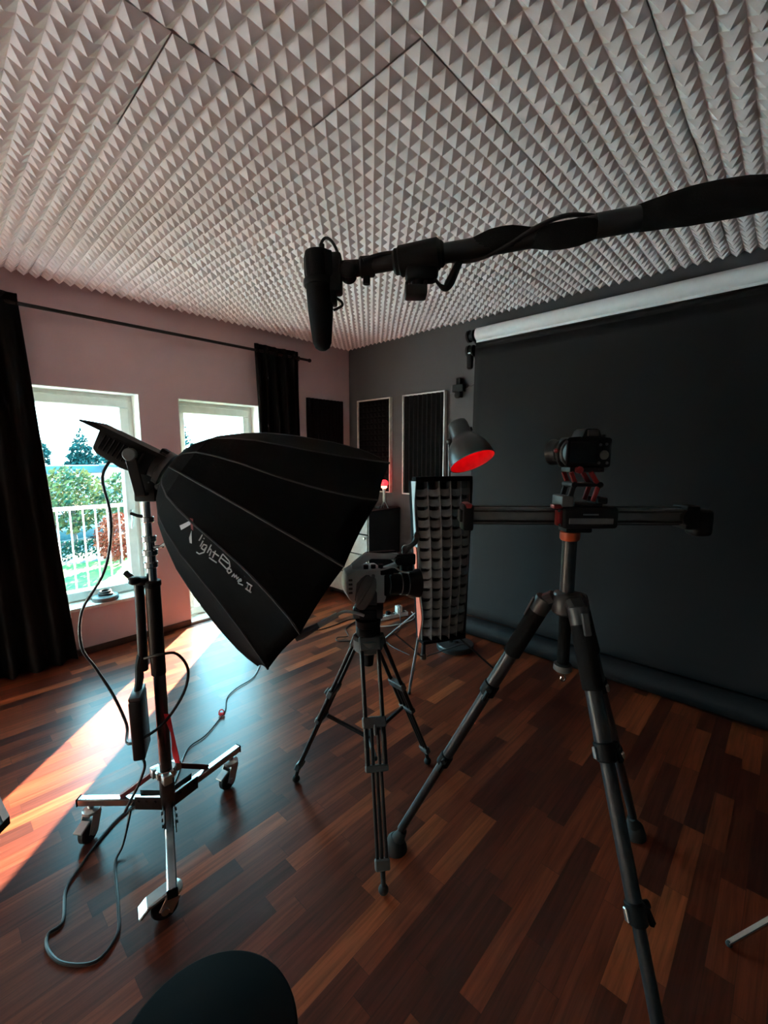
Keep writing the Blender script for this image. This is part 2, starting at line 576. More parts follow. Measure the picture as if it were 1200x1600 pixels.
# pyramid foam ceiling, tiles of 1.0 x 0.5 m with eight pyramids to half a metre
def foam_ceiling():
    p = 0.0625
    zb, zt = 2.685, 2.650
    b = MB()
    vs, fs = [], []
    x_start = -0.394 - 0.5 * 7        # seams fall on -0.394 + k/2
    x = x_start
    ix = 0
    rnd = random.Random(3)
    tile = {}
    nx = int((RX - x_start) / p) + 1
    y_start = 0.603 - 4.0
    ny = int((BY - y_start) / p) + 1
    for i in range(nx):
        for j in range(ny):
            x0, y0 = x_start + i * p, y_start + j * p
            if x0 < WX - .01 or x0 + p > RX + .02 or y0 < RY or y0 + p > BY + .02:
                continue
            x1, y1 = min(x0 + p, RX), min(y0 + p, BY)
            x0 = max(x0, WX)
            ti, tj = i // 8, (j + 8 * (i // 8 % 2)) // 16
            key = (ti, tj)
            if key not in tile:
                tile[key] = (rnd.uniform(-.0035, .0035), rnd.uniform(-.003, .003), rnd.uniform(-.003, .003), rnd.uniform(0, 6))
            dz, tx, ty, ph = tile[key]
            fx, fy = (i % 8) / 8 - .5, ((j + 8 * (i // 8 % 2)) % 16) / 16 - .5
            def z_at(x_, y_, fx_, fy_):
                return dz + tx * fx_ * 2 + ty * fy_ * 2 + 0.0022 * sin(3.1 * y_ + ph) * cos(2.3 * x_)
            za = z_at(x0, y0, fx, fy)
            # gaps at the seams
            g = 0.0016
            xa = x0 + (g if i % 8 == 0 else 0)
            xb = x1 - (g if i % 8 == 7 else 0)
            jj = (j + 8 * (i // 8 % 2)) % 16
            ya = y0 + (g if jj == 0 else 0)
            yb = y1 - (g if jj == 15 else 0)
            k = len(vs)
            vs += [(xa, ya, zb + z_at(xa, ya, fx, fy)), (xb, ya, zb + z_at(xb, ya, fx + .125, fy)), (xb, yb, zb + z_at(xb, yb, fx + .125, fy + .0625)), (xa, yb, zb + z_at(xa, yb, fx, fy + .0625)),
                   ((xa + xb) / 2 + rnd.uniform(-.0012, .0012), (ya + yb) / 2 + rnd.uniform(-.0012, .0012), zt + za + rnd.uniform(-.0015, .0015))]
            fs += [[k, k + 1, k + 4], [k + 1, k + 2, k + 4], [k + 2, k + 3, k + 4], [k + 3, k, k + 4]]
    b.add(vs, fs)
    b.box((WX, RY, CZ), (RX, BY, CZ + .1))
    me = bpy.data.meshes.new('ceiling')
    me.from_pydata([tuple(v) for v in b.v], [], b.f)
    me.materials.append(M['foam_white'])
    o = bpy.data.objects.new('ceiling', me)
    COL.objects.link(o)
    struct(o, 'pale pyramid acoustic foam covering the whole ceiling', 'ceiling')
foam_ceiling()

# skirting
sk = MB()
for y0, y1 in ((RY, 1.526), (2.295, BY)):
    sk.box((WX, y0, 0), (WX + .014, y1, 0.05), 0.003, 1)
struct(sk.build('baseboard_left', 'baseboard', smooth=0))
struct(MB().box((WX, BY - .014, 0), (RX, BY, .05), .003, 1).build('baseboard_back', 'baseboard', smooth=0))

def window(n, y0, y1, z0, z1, handle_side=1, door=False):
    """frame, sash, pane and handle of one window"""
    root = MB()
    d = 0.07
    w = 0.045
    x0, x1 = FR - d, FR
    def ring(b, a0, a1, c0, c1, w, xa, xb, bev=.004):
        b.box((xa, a0, c0), (xb, a1, c0 + w), bev, 1)
        b.box((xa, a0, c1 - w), (xb, a1, c1), bev, 1)
        b.box((xa, a0, c0 + w), (xb, a0 + w, c1 - w), bev, 1)
        b.box((xa, a1 - w, c0 + w), (xb, a1, c1 - w), bev, 1)
    ring(root, y0, y1, z0, z1, w, x0, x1)
    o = struct(root.build(('door_%d' if door else 'window_%d') % n, 'white_frame'))
    s = MB()
    ring(s, y0 + w * .8, y1 - w * .8, z0 + w * .8, z1 - w * .8, 0.068, x0 + .012, x1 + .014, .006)
    s.build('sash', 'white_frame', o)
    p = MB()
    q = w * .8 + .06
    p.box((FR - .035, y0 + q, z0 + q), (FR - .030, y1 - q, z1 - q))
    p.build('pane', 'glass', o, smooth=0)
    hy = y1 - w * .8 - .034 if handle_side > 0 else y0 + w * .8 + .034
    hz = 1.02 if not door else 1.05
    h = MB()
    h.box((FR + .014, hy - .013, hz - .035), (FR + .022, hy + .013, hz + .035), .003)
    h.cyl((FR + .02, hy, hz + .01), (FR + .05, hy, hz + .01), .008, n=10)
    h.tube([(FR + .05, hy, hz + .012), (FR + .053, hy - .004, hz - .04), (FR + .05, hy - .012, hz - .115)], .008, 8)
    h.build('handle', 'zinc', o)
    return o
w1 = window(1, *OPEN[0])
w1['label'] = 'white framed window on the left with the greenery behind it'
d1 = window(1, *OPEN[1], door=True)
d1['label'] = 'white framed glazed balcony door beside the gathered curtain'

window(2, *OPEN[2])  # unseen window behind the camera, added to light the room

# white reveals lining the openings, window boards and the door step
for i, (y0, y1, z0, z1) in enumerate(OPEN):
    b = MB()
    t = 0.006
    b.box((FR, y0, z0), (WX + .001, y0 + t, z1))
    b.box((FR, y1 - t, z0), (WX + .001, y1, z1))
    b.box((FR, y0, z1 - t), (WX + .001, y1, z1))
    struct(b.build('trim_%d' % (i + 1), 'white_frame', smooth=0))
struct(MB().box((FR + .001, OPEN[0][0] - .02, .345), (WX + .022, OPEN[0][1] + .02, .372), .004, 1).build('trim_4', 'sill'), 'pale window board under the left window', 'window sill')
struct(MB().box((FR + .001, OPEN[2][0] - .02, .06), (WX + .022, OPEN[2][1] + .02, .087), .004, 1).build('trim_5', 'sill'))
struct(MB().box((FR - .07, OPEN[1][0], 0.0), (WX, OPEN[1][1], .022), .004, 1).build('trim_6', 'sill'), 'pale step under the balcony door', 'door sill')

# ------------------------------------------------------------------ curtains and rod
ROD_X, ROD_Z = WX + 0.085, 2.462
rod = thing('curtain_rod', 'long thin black curtain rod above the window and balcony door', 'curtain rod', (ROD_X, 1.0, ROD_Z))
MB().cyl((ROD_X, -0.6, ROD_Z), (ROD_X, 2.80, ROD_Z), .0125, n=12).build('rod', 'black_metal', rod)
MB().lathe([(.012, 0), (.014, .008), (.009, .014), (.016, .024), (.02, .036), (.017, .05), (.006, .058)], 14, (ROD_X, 2.795, ROD_Z), (0, 1, 0)).build('finial', 'black_metal', rod)
for y in (0.05, 2.70):
    b = MB()
    b.cyl((WX, y, ROD_Z - .02), (WX + .012, y, ROD_Z - .02), .024, n=14)
    b.cyl((WX + .01, y, ROD_Z - .02), (ROD_X, y, ROD_Z - .02), .007, n=10)
    b.torus((ROD_X, y, ROD_Z), .017, .005, (0, 1, 0), 16, 6)
    b.build('bracket', 'black_metal', rod)

def curtain(y0t, y1t, y0b, y1b, ztop, zbot, folds, seed, amp=.032):
    rnd = random.Random(seed)
    n, m = folds * 12, 46
    ph = [rnd.uniform(.75, 1.25) for _ in range(folds + 1)]
    b = MB()
    vs, fs = [], []
    for j in range(m + 1):
        v = j / m
        z = ztop + (zbot - ztop) * v
        for i in range(n + 1):
            u = i / n
            k = u * folds
            ki = int(min(k, folds - 1))
            am = amp * (ph[ki] * (1 - (k - ki)) + ph[ki + 1] * (k - ki))
            am *= (.45 + .55 * min(1, v * 5)) * (1 + .35 * v)
            y = (y0t + (y1t - y0t) * u) * (1 - v) + (y0b + (y1b - y0b) * u) * v
            y += .010 * sin(2 * pi * k * .5 + 3 * v) * v
            x = ROD_X + am * sin(2 * pi * k + .5 * sin(3 * v + ki)) + .006 * sin(9 * v + 2 * k)
            vs.append((x, y, z))
    for j in range(m):
        for i in range(n):
            a = j * (n + 1) + i
            fs.append([a, a + 1, a + n + 2, a + n + 1])
    b.add(vs, fs)
    return b
def curtain_thing(label, y0t, y1t, y0b, y1b, folds, seed):
    t = thing('curtain', label, 'curtain', (ROD_X, (y0b + y1b) / 2, 0.0))
    o = curtain(y0t, y1t, y0b, y1b, 2.515, .012, folds, seed).build('cloth', 'curtain', t, smooth=80)
    sm = o.modifiers.new('thickness', 'SOLIDIFY')
    sm.thickness = .004
    # gathered heading band
    h = curtain(y0t, y1t, y0t, y1t, 2.522, 2.44, folds, seed, .030).build('heading_band', 'curtain', t, smooth=80)
    sm = h.modifiers.new('thickness', 'SOLIDIFY')
    sm.thickness = .007
    return t
curtain_thing('long dark curtain at the left edge, in front of the window', -0.28, 0.52, -0.25, 0.665, 7, 5)
curtain_thing('dark curtain gathered between the balcony door and the black wall panel', 2.205, 2.70, 2.24, 2.72, 5, 9)

# dark coil lying on a flat disc on the window board
t = thing('cable_coil', 'dark coil on a flat round disc on the window board', 'coil', (WX - .065, 0.905, .372))
c = (WX - .065, 0.905, .372)
MB().lathe([(.088, 0), (.092, .006), (.092, .030), (.085, .036)], 32, c).build('disc', 'mid_plastic', t)
b = MB()
for k in range(4):
    b.torus((c[0] + .004 * sin(k * 2), c[1] + .004 * cos(k * 2.4), c[2] + .045 + k * .007), .045 - .003 * k, .0075, (0.05 * sin(k), .05 * cos(k), 1), 26, 8)
b.build('coil', 'rubber', t)

# ------------------------------------------------------------------ wall panels
def wall_panel(T, w, h, label, trim, wedges, eggs=False, d=.036):
    """T: frame on the wall, local x along the wall, local -y into the room, z up"""
    t = thing('acoustic_panel', label, 'acoustic panel', T.translation, 0.0)
    b = MB(T)
    fw = .0125
    if trim:
        fb = MB(T)
        for lo, hi in (((-w / 2, -d - .006, -h / 2), (-w / 2 + fw, 0, h / 2)), ((w / 2 - fw, -d - .006, -h / 2), (w / 2, 0, h / 2)),
                       ((-w / 2 + fw, -d - .006, -h / 2), (w / 2 - fw, 0, -h / 2 + fw)), ((-w / 2 + fw, -d - .006, h / 2 - fw), (w / 2 - fw, 0, h / 2))):
            fb.box(lo, hi, .0015, 1)
        fb.build('frame', 'white_trim', t)
    iw, ih = (w - 2 * fw, h - 2 * fw) if trim else (w, h)
    b.box((-iw / 2, -.02, -ih / 2), (iw / 2, -.002, ih / 2))
    if eggs:
        n, m = 8, 16
        for i in range(n):
            for j in range(m):
                x0, x1 = -iw / 2 + iw * i / n, -iw / 2 + iw * (i + 1) / n
                z0, z1 = -ih / 2 + ih * j / m, -ih / 2 + ih * (j + 1) / m
                xm, zm = (x0 + x1) / 2, (z0 + z1) / 2
                q = .012
                b.add([(x0, -.02, z0), (x1, -.02, z0), (x1, -.02, z1), (x0, -.02, z1), (xm - q, -d, zm - q), (xm + q, -d, zm - q), (xm + q, -d, zm + q), (xm - q, -d, zm + q)],
                      [[0, 1, 5, 4], [1, 2, 6, 5], [2, 3, 7, 6], [3, 0, 4, 7], [4, 5, 6, 7]])
    else:
        for i in range(wedges):
            x0, x1 = -iw / 2 + iw * i / wedges, -iw / 2 + iw * (i + 1) / wedges
            xm = (x0 + x1) / 2
            b.add([(x0, -.02, -ih / 2), (x1, -.02, -ih / 2), (x1, -.02, ih / 2), (x0, -.02, ih / 2), (xm, -d, -ih / 2), (xm, -d, ih / 2)],
                  [[0, 4, 5, 3], [4, 1, 2, 5], [0, 1, 4], [3, 5, 2]])
    b.build('foam', 'panel_foam', t, smooth=0)
    return t
wall_panel(Matrix.Translation((-3.385, BY, 1.602)), .500, 1.0, 'white framed dark egg-crate foam panel nearest the room corner', True, 0, True)
wall_panel(Matrix.Translation((-2.702, BY, 1.602)), .522, 1.0, 'white framed black ribbed foam panel beside the hooded lamp', True, 9)
wall_panel(Matrix.Translation((WX, 3.09, 1.60)) @ Matrix.Rotation(pi / 2, 4, 'Z'), .50, 1.0, 'frameless black foam panel on the rose wall beside the gathered curtain', False, 10)

# ------------------------------------------------------------------ chest of drawers in the corner, red lamp on it
cx1, cy0, cz = -3.023, 2.985, .955
t = thing('chest_of_drawers', 'black sided chest of grey drawers standing against the dark wall', 'chest of drawers', (cx1 - .32, (cy0 + BY) / 2, 0))
cx0 = cx1 - .64
MB().box((cx0, cy0 + .02, .0), (cx0 + .02, BY - .005, cz - .02)).box((cx1 - .02, cy0 + .003, .0), (cx1, BY - .005, cz - .02), .002, 1) \
    .box((cx0, BY - .02, .03), (cx1, BY - .005, cz - .02)).box((cx0, cy0 + .02, .03), (cx1 - .02, BY - .005, .06)).build('body', 'cabinet_black', t)
MB().box((cx0 - .005, cy0 - .004, cz - .02), (cx1 + .005, BY - .003, cz), .003, 1).build('top', 'cabinet_black', t)
zs = [.06, .28, .50, .71, .925]
for k in range(4):
    dr = MB()
    dr.box((cx0 + .005, cy0 - .002, zs[k] + .006), (cx1 - .024, cy0 + .018, zs[k + 1] - .006), .003, 1)
    o = dr.build('drawer', 'cabinet_grey', t)
    zk = zs[k + 1] - .03
    for xk in (cx1 - .045, cx0 + .045):
        MB().lathe([(.006, 0), (.006, .012), (.014, .016), (.016, .024), (.010, .030)], 14, (xk, cy0 - .002, zk), (0, -1, 0)).build('knob', 'zinc', o)

L0 = (-3.075, 3.26, cz)
t = thing('table_lamp', 'small white stick lamp with a glowing red bulb on the black chest', 'lamp', L0)
b = MB()
for k in range(3):
    a = k * 2 * pi / 3 + .4
    b.cyl((L0[0] + .045 * cos(a), L0[1] + .045 * sin(a), cz + .004), (L0[0] + .008 * cos(a), L0[1] + .008 * sin(a), cz + .075), .0045, n=8)
b.build('tripod_foot', 'zinc', t)
MB().lathe([(.013, .065), (.015, .08), (.014, .17), (.018, .20), (.022, .215)], 18, L0).build('stem', 'white_plastic', t)
MB().lathe([(.018, .205), (.030, .216), (.031, .228), (.020, .236)], 20, L0).build('bulb_base', 'hot_bulb', t, label='hot white lower end of the bulb')
MB().lathe([(.024, .230), (.038, .242), (.042, .260), (.038, .278), (.022, .292), (.004, .297)], 20, L0).build('bulb', 'red_globe', t, label='red glowing bulb')
pl = bpy.data.lights.new('table_lamp_light', 'POINT')
plo = bpy.data.objects.new('table_lamp_light', pl)
COL.objects.link(plo)
plo.location = (L0[0], L0[1], cz + .33)
pl.energy = 0.45
pl.color = (1.0, 0.015, 0.03)
pl.shadow_soft_size = .03
tag(MB().box((L0[0] - .10, L0[1] - .05, cz), (L0[0] - .02, L0[1] - .005, cz + .02), .003).build('small_box', 'cabinet_black'), 'small flat black box beside the red stick lamp', 'box')

# ------------------------------------------------------------------ backdrop on its wall brackets
XL, XR = -2.055, 0.70
WR = (3.330, 2.507, .055)       # y, z, radius of the white roll
BR = (3.340, 2.385, .050)
t = thing('white_paper_roll', 'white paper roll hanging just under the foam ceiling', 'paper roll', (-.7, WR[0], WR[1]))
MB().cyl((XL, WR[0], WR[1]), (XR, WR[0], WR[1]), WR[2], n=32).build('paper', 'paper_white', t)
MB().box((XL, WR[0] - .020, WR[1] - WR[2] - .012), (XR, WR[0] - .014, WR[1] - WR[2] + .006)).build('paper_edge', 'paper_white', t)
MB().cyl((XL - .04, WR[0], WR[1]), (XR + .04, WR[0], WR[1]), .022, n=16).build('core_tube', 'black_metal', t)
t = thing('black_paper_backdrop', 'black paper backdrop rolled down the wall to the floor', 'backdrop', (-.7, BR[0], 0))
MB().cyl((XL + .004, BR[0], BR[1]), (XR, BR[0], BR[1]), BR[2], n=28).build('upper_roll', 'paper_black', t)
FRr = (3.065, .075)             # lower roll: y, radius
sh = MB()
prof = [(BR[0] - BR[2], BR[1])]
for k in range(1, 30):
    z = BR[1] + (FRr[1] * 2 - BR[1]) * k / 30
    s = k / 30
    prof.append((BR[0] - BR[2] - .16 * s ** 6 - .012 * sin(s * pi), z))
prof.append((FRr[0] + .045, FRr[1] * 2 - .006))
n = 44
vs, fs = [], []
for j, (y, z) in enumerate(prof):
    for i in range(n + 1):
        x = XL + .004 + (XR - XL - .004) * i / n
        vs.append((x, y + .004 * sin(x * 2.1 + z) * (j / 30), z))
for j in range(len(prof) - 1):
    for i in range(n):
        a = j * (n + 1) + i
        fs.append([a, a + 1, a + n + 2, a + n + 1])
o = sh.add(vs, fs).build('sheet', 'paper_black', t, smooth=80)
o.modifiers.new('thickness', 'SOLIDIFY').thickness = .0015
MB().cyl((XL + .004, FRr[0], FRr[1] + .001), (XR, FRr[0], FRr[1] + .001), FRr[1], n=32).build('floor_roll', 'paper_black', t)

def roller_bracket(z, label):
    y = BY
    t = thing('roller_bracket', label, 'bracket', (XL - .06, y, z))
    MB().box((XL - .085, y - .012, z - .085), (XL - .045, y, z + .05), .003, 1).build('wall_plate', 'black_metal', t)
    b = MB()
    b.bar((XL - .065, y - .005, z - .06), (XL - .065, BR[0], z), .014, .022)
    b.box((XL - .075, BR[0] - .03, z - .032), (XL - .055, y, z - .012), .002, 1)
    b.build('arm', 'black_metal', t)
    MB().lathe([(.034, 0), (.050, .004), (.050, .022), (.036, .026), (.036, .046), (.046, .050), (.046, .064), (.024, .068)], 22, (XL - .095, WR[0], z), (1, 0, 0)).build('pulley', 'black_plastic', t)
    return t
roller_bracket(WR[1], 'black wall bracket holding the end of the white paper roll')
rb = roller_bracket(BR[1], 'black wall bracket with chain weight holding the black paper roll')
b = MB()
b.lathe([(.016, 0), (.028, .012), (.030, .12), (.016, .135)], 14, (XL - .070, BR[0] - .01, BR[1] - .15))
b.build('chain_weight', 'black_plastic', rb)
b = MB()
b.box((XL - .085, BR[0] - .046, BR[1] - .028), (XL - .048, BR[0] - .036, BR[1] - .018))
b.build('clip', 'white_plastic', rb)

# cross shaped holder on the dark wall with a thin cable
c = (-2.292, BY, 2.105)
t = thing('wall_bracket', 'small black cross shaped holder fixed on the dark wall', 'wall bracket', c)
MB().box((c[0] - .022, BY - .05, c[2] - .085), (c[0] + .022, BY, c[2] + .085), .004, 1).build('upright', 'black_plastic', t)
MB().box((c[0] - .060, BY - .06, c[2] - .035), (c[0] + .060, BY - .008, c[2] + .030), .006, 1).build('clamp_block', 'black_plastic', t)
MB().lathe([(.02, 0), (.03, .006), (.03, .02), (.018, .026)], 16, (c[0], BY - .04, c[2] - .065), (0, -1, 0)).build('knob', 'black_plastic', t)
tag(MB().tube([(-2.40, BY - .006, 2.055), (-2.30, BY - .02, 2.068), (-2.2, BY - .02, 2.10), (-2.08, BY - .012, 2.15), (-1.95, BY - .012, 2.17)], .0045, 6).build('wall_cable', 'cable'),
    'thin dark cable running across the wall behind the cross holder', 'cable')

# ------------------------------------------------------------------ hooded floor lamp
P = Vector((-1.828, 2.749, 0))
F = frame(P)
t = thing('floor_lamp', 'dark floor lamp whose bell shade glows red inside', 'floor lamp', P, YA)
MB().lathe([(.138, 0), (.145, .006), (.145, .034), (.138, .042), (.03, .048), (.018, .06)], 48, P).build('base', 'lamp_grey', t)
MB().cyl(F @ Vector((-.045, 0, .04)), F @ Vector((-.075, .0, 1.60)), .010, n=14).build('pole', 'lamp_grey', t)
MB().cyl(P + Vector((0, 0, .04)), F @ Vector((-.045, 0, .06)), .014, n=12).build('pole_socket', 'lamp_grey', t)
# shade: axis through the opening's centre, leaning toward the lower right
oc = Vector((.080, -.10, 1.452))              # opening centre, local
ax = Vector((.30, -.40, -.86)).normalized()   # points out of the opening
A = F @ Matrix.Translation(oc)
R3 = F.to_3x3()
wax = R3 @ ax
woc = F @ oc
sp = [(.046, -.335), (.068, -.325), (.075, -.30), (.076, -.215), (.082, -.195), (.112, -.165), (.142, -.115), (.160, -.055), (.168, 0)]
outer = MB().lathe(sp, 40, woc, wax, cap=False)
outer.lathe([(.0005, -.338), (.046, -.335)], 40, woc, wax, cap=False)
shade = outer.build('shade', 'lamp_grey', t, smooth=50)
inn = [(.166, -.001), (.157, -.055), (.138, -.113), (.108, -.161), (.078, -.19), (.070, -.215), (.066, -.29), (.001, -.30)]
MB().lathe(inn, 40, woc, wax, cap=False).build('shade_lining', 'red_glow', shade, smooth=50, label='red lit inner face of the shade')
MB().torus(woc, .167, .0028, wax, 48, 6).build('shade_rim', 'lens_ring', shade)
MB().ball(woc - wax * .11, .040, 18).build('bulb', 'red_bulb', t, label='red glowing bulb')
side = wax.cross(R3 @ Vector((0, 1, 0))).normalized()
top = woc - wax * .27
MB().lathe([(.010, 0), (.010, .010), (.016, .012), (.016, .022), (.010, .026)], 14, top + R3 @ Vector((.066, -.02, .0)), R3 @ Vector((1, -.1, .25))).build('switch_knob', 'black_plastic', t)
b = MB()
b.cyl(F @ Vector((-.075, 0, 1.57)), top + R3 @ Vector((-.05, .03, -.02)), .013, n=12)
b.ball(F @ Vector((-.076, 0, 1.60)), .022, 14)
b.build('joint', 'lamp_grey', t)

# ------------------------------------------------------------------ strip softbox on a light stand
P = Vector((-1.83, 2.35, 0))
F = frame(P)
t = thing('light_stand', 'thin black light stand carrying the tall gridded softbox', 'light stand', P, YA)
pole = [Vector((0, 0, .06)), Vector((0, 0, 1.0))]
MB().cyl(F @ pole[0], F @ Vector((0, 0, .55)), .016, n=14).build('lower_tube', 'black_metal', t)
MB().cyl(F @ Vector((0, 0, .55)), F @ Vector((0, 0, 1.0)), .012, n=14).build('upper_tube', 'black_metal', t)
MB().cyl(F @ Vector((0, 0, .05)), F @ Vector((0, 0, .09)), .022, n=16).build('lower_collar', 'steel_dark', t)
MB().cyl(F @ Vector((0, 0, .40)), F @ Vector((0, 0, .45)), .024, n=16).build('upper_collar', 'black_plastic', t)
for fx, fy, m_ in ((-2.258, 2.249, 'steel_dark'), (-1.655, 1.985, 'steel_dark'), (-1.399, 2.619, 'black_metal')):
    foot = Vector((fx, fy, .010))
    topp = P + Vector((0, 0, .42)) + (foot - P) * Vector((.05, .05, 0)).length
    topp = P + Vector(((fx - P.x) * .05, (fy - P.y) * .05, .42))
    o = MB().bar(topp, foot, .016, .010, .001).build('leg', m_, t)
    MB().ball(foot, .011, 10).build('foot', 'rubber', o)
    mid = topp.lerp(foot, .55)
    MB().bar(P + Vector(((fx - P.x) * .05, (fy - P.y) * .05, .07)), mid, .012, .006, .001).build('brace', 'black_metal', o)

SB = frame(P + (R3 @ Vector((.100, -.20, 0))), YA + radians(20), radians(-2.0))
t = thing('strip_softbox', 'tall narrow softbox with a dark fabric grid on its front', 'softbox', SB.translation, 0)
zb0, zt0 = .300, 1.335
def half_w(z):
    s = (z - zb0) / (zt0 - zb0)
    return .152 + .048 * s
def bow(x, z):
    """the grid bows toward the viewer"""
    s = (z - zb0) / (zt0 - zb0)
    return -.035 * (1 - (x / half_w(z)) ** 2) - .03 * sin(pi * s)
NX, NZ = 5, 16
sk_ = MB(SB)
vs, fs = [], []
for j in range(17):
    z = zb0 + (zt0 - zb0) * j / 16
    w = half_w(z)
    for (x, y) in ((-w, 0), (-w - .004, .05), (-w * .8, .11), (-.06, .19), (.06, .19), (w * .8, .11), (w + .004, .05), (w, 0)):
        vs.append((x, y, z))
for j in range(16):
    for i in range(7):
        a = j * 8 + i
        fs.append([a, a + 1, a + 9, a + 8])
fs.append(list(range(8)))
fs.append([16 * 8 + i for i in range(8)][::-1])
sk_.add(vs, fs)
sk_.build('cover', 'black_cloth', t)
fr_ = MB(SB)
vs, fs = [], []
for j in range(17):
    z = zb0 + (zt0 - zb0) * j / 16
    w = half_w(z)
    vs += [(-w, .0, z), (w, .0, z)]
for j in range(16):
    fs.append([2 * j, 2 * j + 1, 2 * j + 3, 2 * j + 2])
fr_.add(vs, fs).build('diffuser', 'diffuser', t)
# grey lip along the left front edge with an orange lining
for name, m_, off, dep, za, zb_ in (('lip', 'grey_cloth', .006, -.055, 0, 1), ('lip_lining', 'orange_lip', .014, -.050, .0, .60)):
    b = MB(SB)
    vs, fs = [], []
    for j in range(21):
        s = za + (zb_ - za) * j / 20
        z = zb0 + (zt0 - zb0) * s
        w = half_w(z)
        wave = .008 * sin(s * 7) + .006 * sin(s * 13)
        tp = min(1, (s + .02) * 6)
        vs += [(-w - off, .004 if name == 'lip' else .0, z), (-w - off - .004 + wave, dep * tp, z), (-w - off + .003 + wave, dep * tp, z), (-w - off + .003, .004, z)]
    for j in range(20):
        for i in range(4):
            fs.append([4 * j + i, 4 * j + (i + 1) % 4, 4 * j + 4 + (i + 1) % 4, 4 * j + 4 + i])
    fs += [[0, 1, 2, 3], [83, 82, 81, 80]]
    b.add(vs, fs).build(name, m_, t)
for sx in (1,):
    b = MB(SB)
    vs, fs = [], []
    for j in range(21):
        z = zb0 + (zt0 - zb0) * j / 20
        w = half_w(z)
        vs += [(w + .002, .004, z), (w + .004, -.05, z), (w + .008, -.05, z), (w + .008, .004, z)]
    for j in range(20):
        for i in range(4):
            fs.append([4 * j + i, 4 * j + (i + 1) % 4, 4 * j + 4 + (i + 1) % 4, 4 * j + 4 + i])
    fs += [[0, 1, 2, 3], [83, 82, 81, 80]]
    b.add(vs, fs).build('lip', 'black_cloth', t)
MB(SB).box((-.20, -.055, zt0 - .004), (.205, .01, zt0 + .028), .006).build('top_band', 'black_cloth', t)
MB(SB).box((-.155, -.055, zb0 - .02), (.16, .01, zb0 + .004), .006).build('bottom_band', 'black_cloth', t)
# the grid: vertical webbing strips and sagging cross strips
g = MB(SB)
gd = .045
for i in range(NX + 1):
    vs, fs = [], []
    for j in range(NZ * 3 + 1):
        s = j / (NZ * 3)
        z = zb0 + (zt0 - zb0) * s
        w = half_w(z)
        x = -w + 2 * w * i / NX
        x = max(-w + .003, min(w - .003, x))
        yb = bow(x, z)
        vs += [(x - .002, yb - gd * .60, z), (x + .002, yb - gd * .60, z), (x + .0032, -.004, z), (x - .0032, -.004, z)]
    for j in range(NZ * 3):
        for q in range(4):
            fs.append([4 * j + q, 4 * j + (q + 1) % 4, 4 * j + 4 + (q + 1) % 4, 4 * j + 4 + q])
    g.add(vs, fs)
g.build('grid_uprights', 'grid_cloth', t)
g = MB(SB)
rnd = random.Random(4)
for j in range(1, NZ):
    for i in range(NX):
        vs, fs = [], []
        K = 8
        sag = rnd.uniform(.010, .020)
        for k in range(K + 1):
            u = k / K
            z = zb0 + (zt0 - zb0) * j / NZ
            w = half_w(z)
            x = -w + 2 * w * (i + .035 + .93 * u) / NX
            yb = bow(x, z)
            dz = -sag * (1 - (2 * u - 1) ** 4)
            vs += [(x, yb - gd * .62 + .004 * sin(pi * u), z + dz - .020), (x, yb - gd * .62 + .016, z + dz + .024), (x, -.006, z + .006), (x, -.006, z + .002)]
        for k in range(K):
            for q in range(4):
                fs.append([4 * k + q, 4 * k + (q + 1) % 4, 4 * k + 4 + (q + 1) % 4, 4 * k + 4 + q])
        g.add(vs, fs)
g.build('grid_cross_strips', 'grid_cloth', t)
# the flash head behind the softbox, clamped on the stand
sbk = thing('studio_flash', 'black studio flash head behind the gridded softbox on its stand', 'flash head', P + Vector((0, 0, .98)), YA)
MB(F).cyl((.04, -.02, .85), (.045, .16, .85), .055, n=22, bev=.006).build('housing', 'black_plastic', sbk)
MB(F).box((-.02, -.02, .80), (.02, .02, 1.0), .004).build('bracket', 'black_metal', sbk)

# ------------------------------------------------------------------ rolling stand
P = Vector((-1.68, .535, 0))
F = frame(P)
def Fp(x, y, z):
    return F @ Vector((x, y, z))
t = thing('rolling_stand', 'chromed rolling stand on three casters carrying the big dome softbox', 'light stand', P, YA)
MB(F).cyl((.012, 0, .20), (.012, 0, .70), .0215, n=20).build('lower_column', 'steel_dark', t)
MB(F).cyl((.010, 0, .68), (.010, 0, 1.02), .0255, n=20, bev=.003).build('black_sleeve', 'black_metal', t)
MB(F).cyl((.009, 0, 1.0), (.009, 0, 1.19), .0175, n=18).build('middle_column', 'chrome', t)
MB(F).cyl((.007, 0, 1.18), (.006, 0, 1.33), .0135, n=16).build('top_column', 'chrome', t)
for z, r in ((1.02, .030), (1.09, .024), (1.135, .026), (1.185, .024), (1.255, .020)):
    o = MB(F).cyl((.009, 0, z), (.009, 0, z + .022), r, n=18, bev=.003).build('collar', 'chrome' if r < .03 else 'black_plastic', t)
b = MB(F)
b.cyl((.02, 0, 1.165), (.062, -.01, 1.170), .006, n=10)
b.bar((.055, -.01, 1.17), (.078, -.01, 1.185), .010, .012)
b.build('lock_lever', 'chrome', t)
b = MB(F)
b.cyl((.0, 0, 1.275), (-.03, 0, 1.280), .006, n=10)
b.bar((-.028, 0, 1.28), (-.052, 0, 1.288), .009, .010)
b.build('lock_lever', 'black_plastic', t)
# side tube with clamp
b = MB(F)
b.cyl((-.040, -.01, .70), (-.034, -.01, 1.035), .0165, n=16, bev=.003)
b.build('side_tube', 'black_metal', t)
b = MB(F)
b.box((-.055, -.03, 1.03), (.0, .012, 1.055), .006)
b.bar((-.05, -.01, 1.045), (-.082, -.01, 1.075), .014, .018)
b.lathe([(.016, 0), (.02, .004), (.02, .02), (.012, .024)], 14, (-.035, -.035, 1.04), (0, 0, 1))
b.build('side_clamp', 'black_plastic', t)

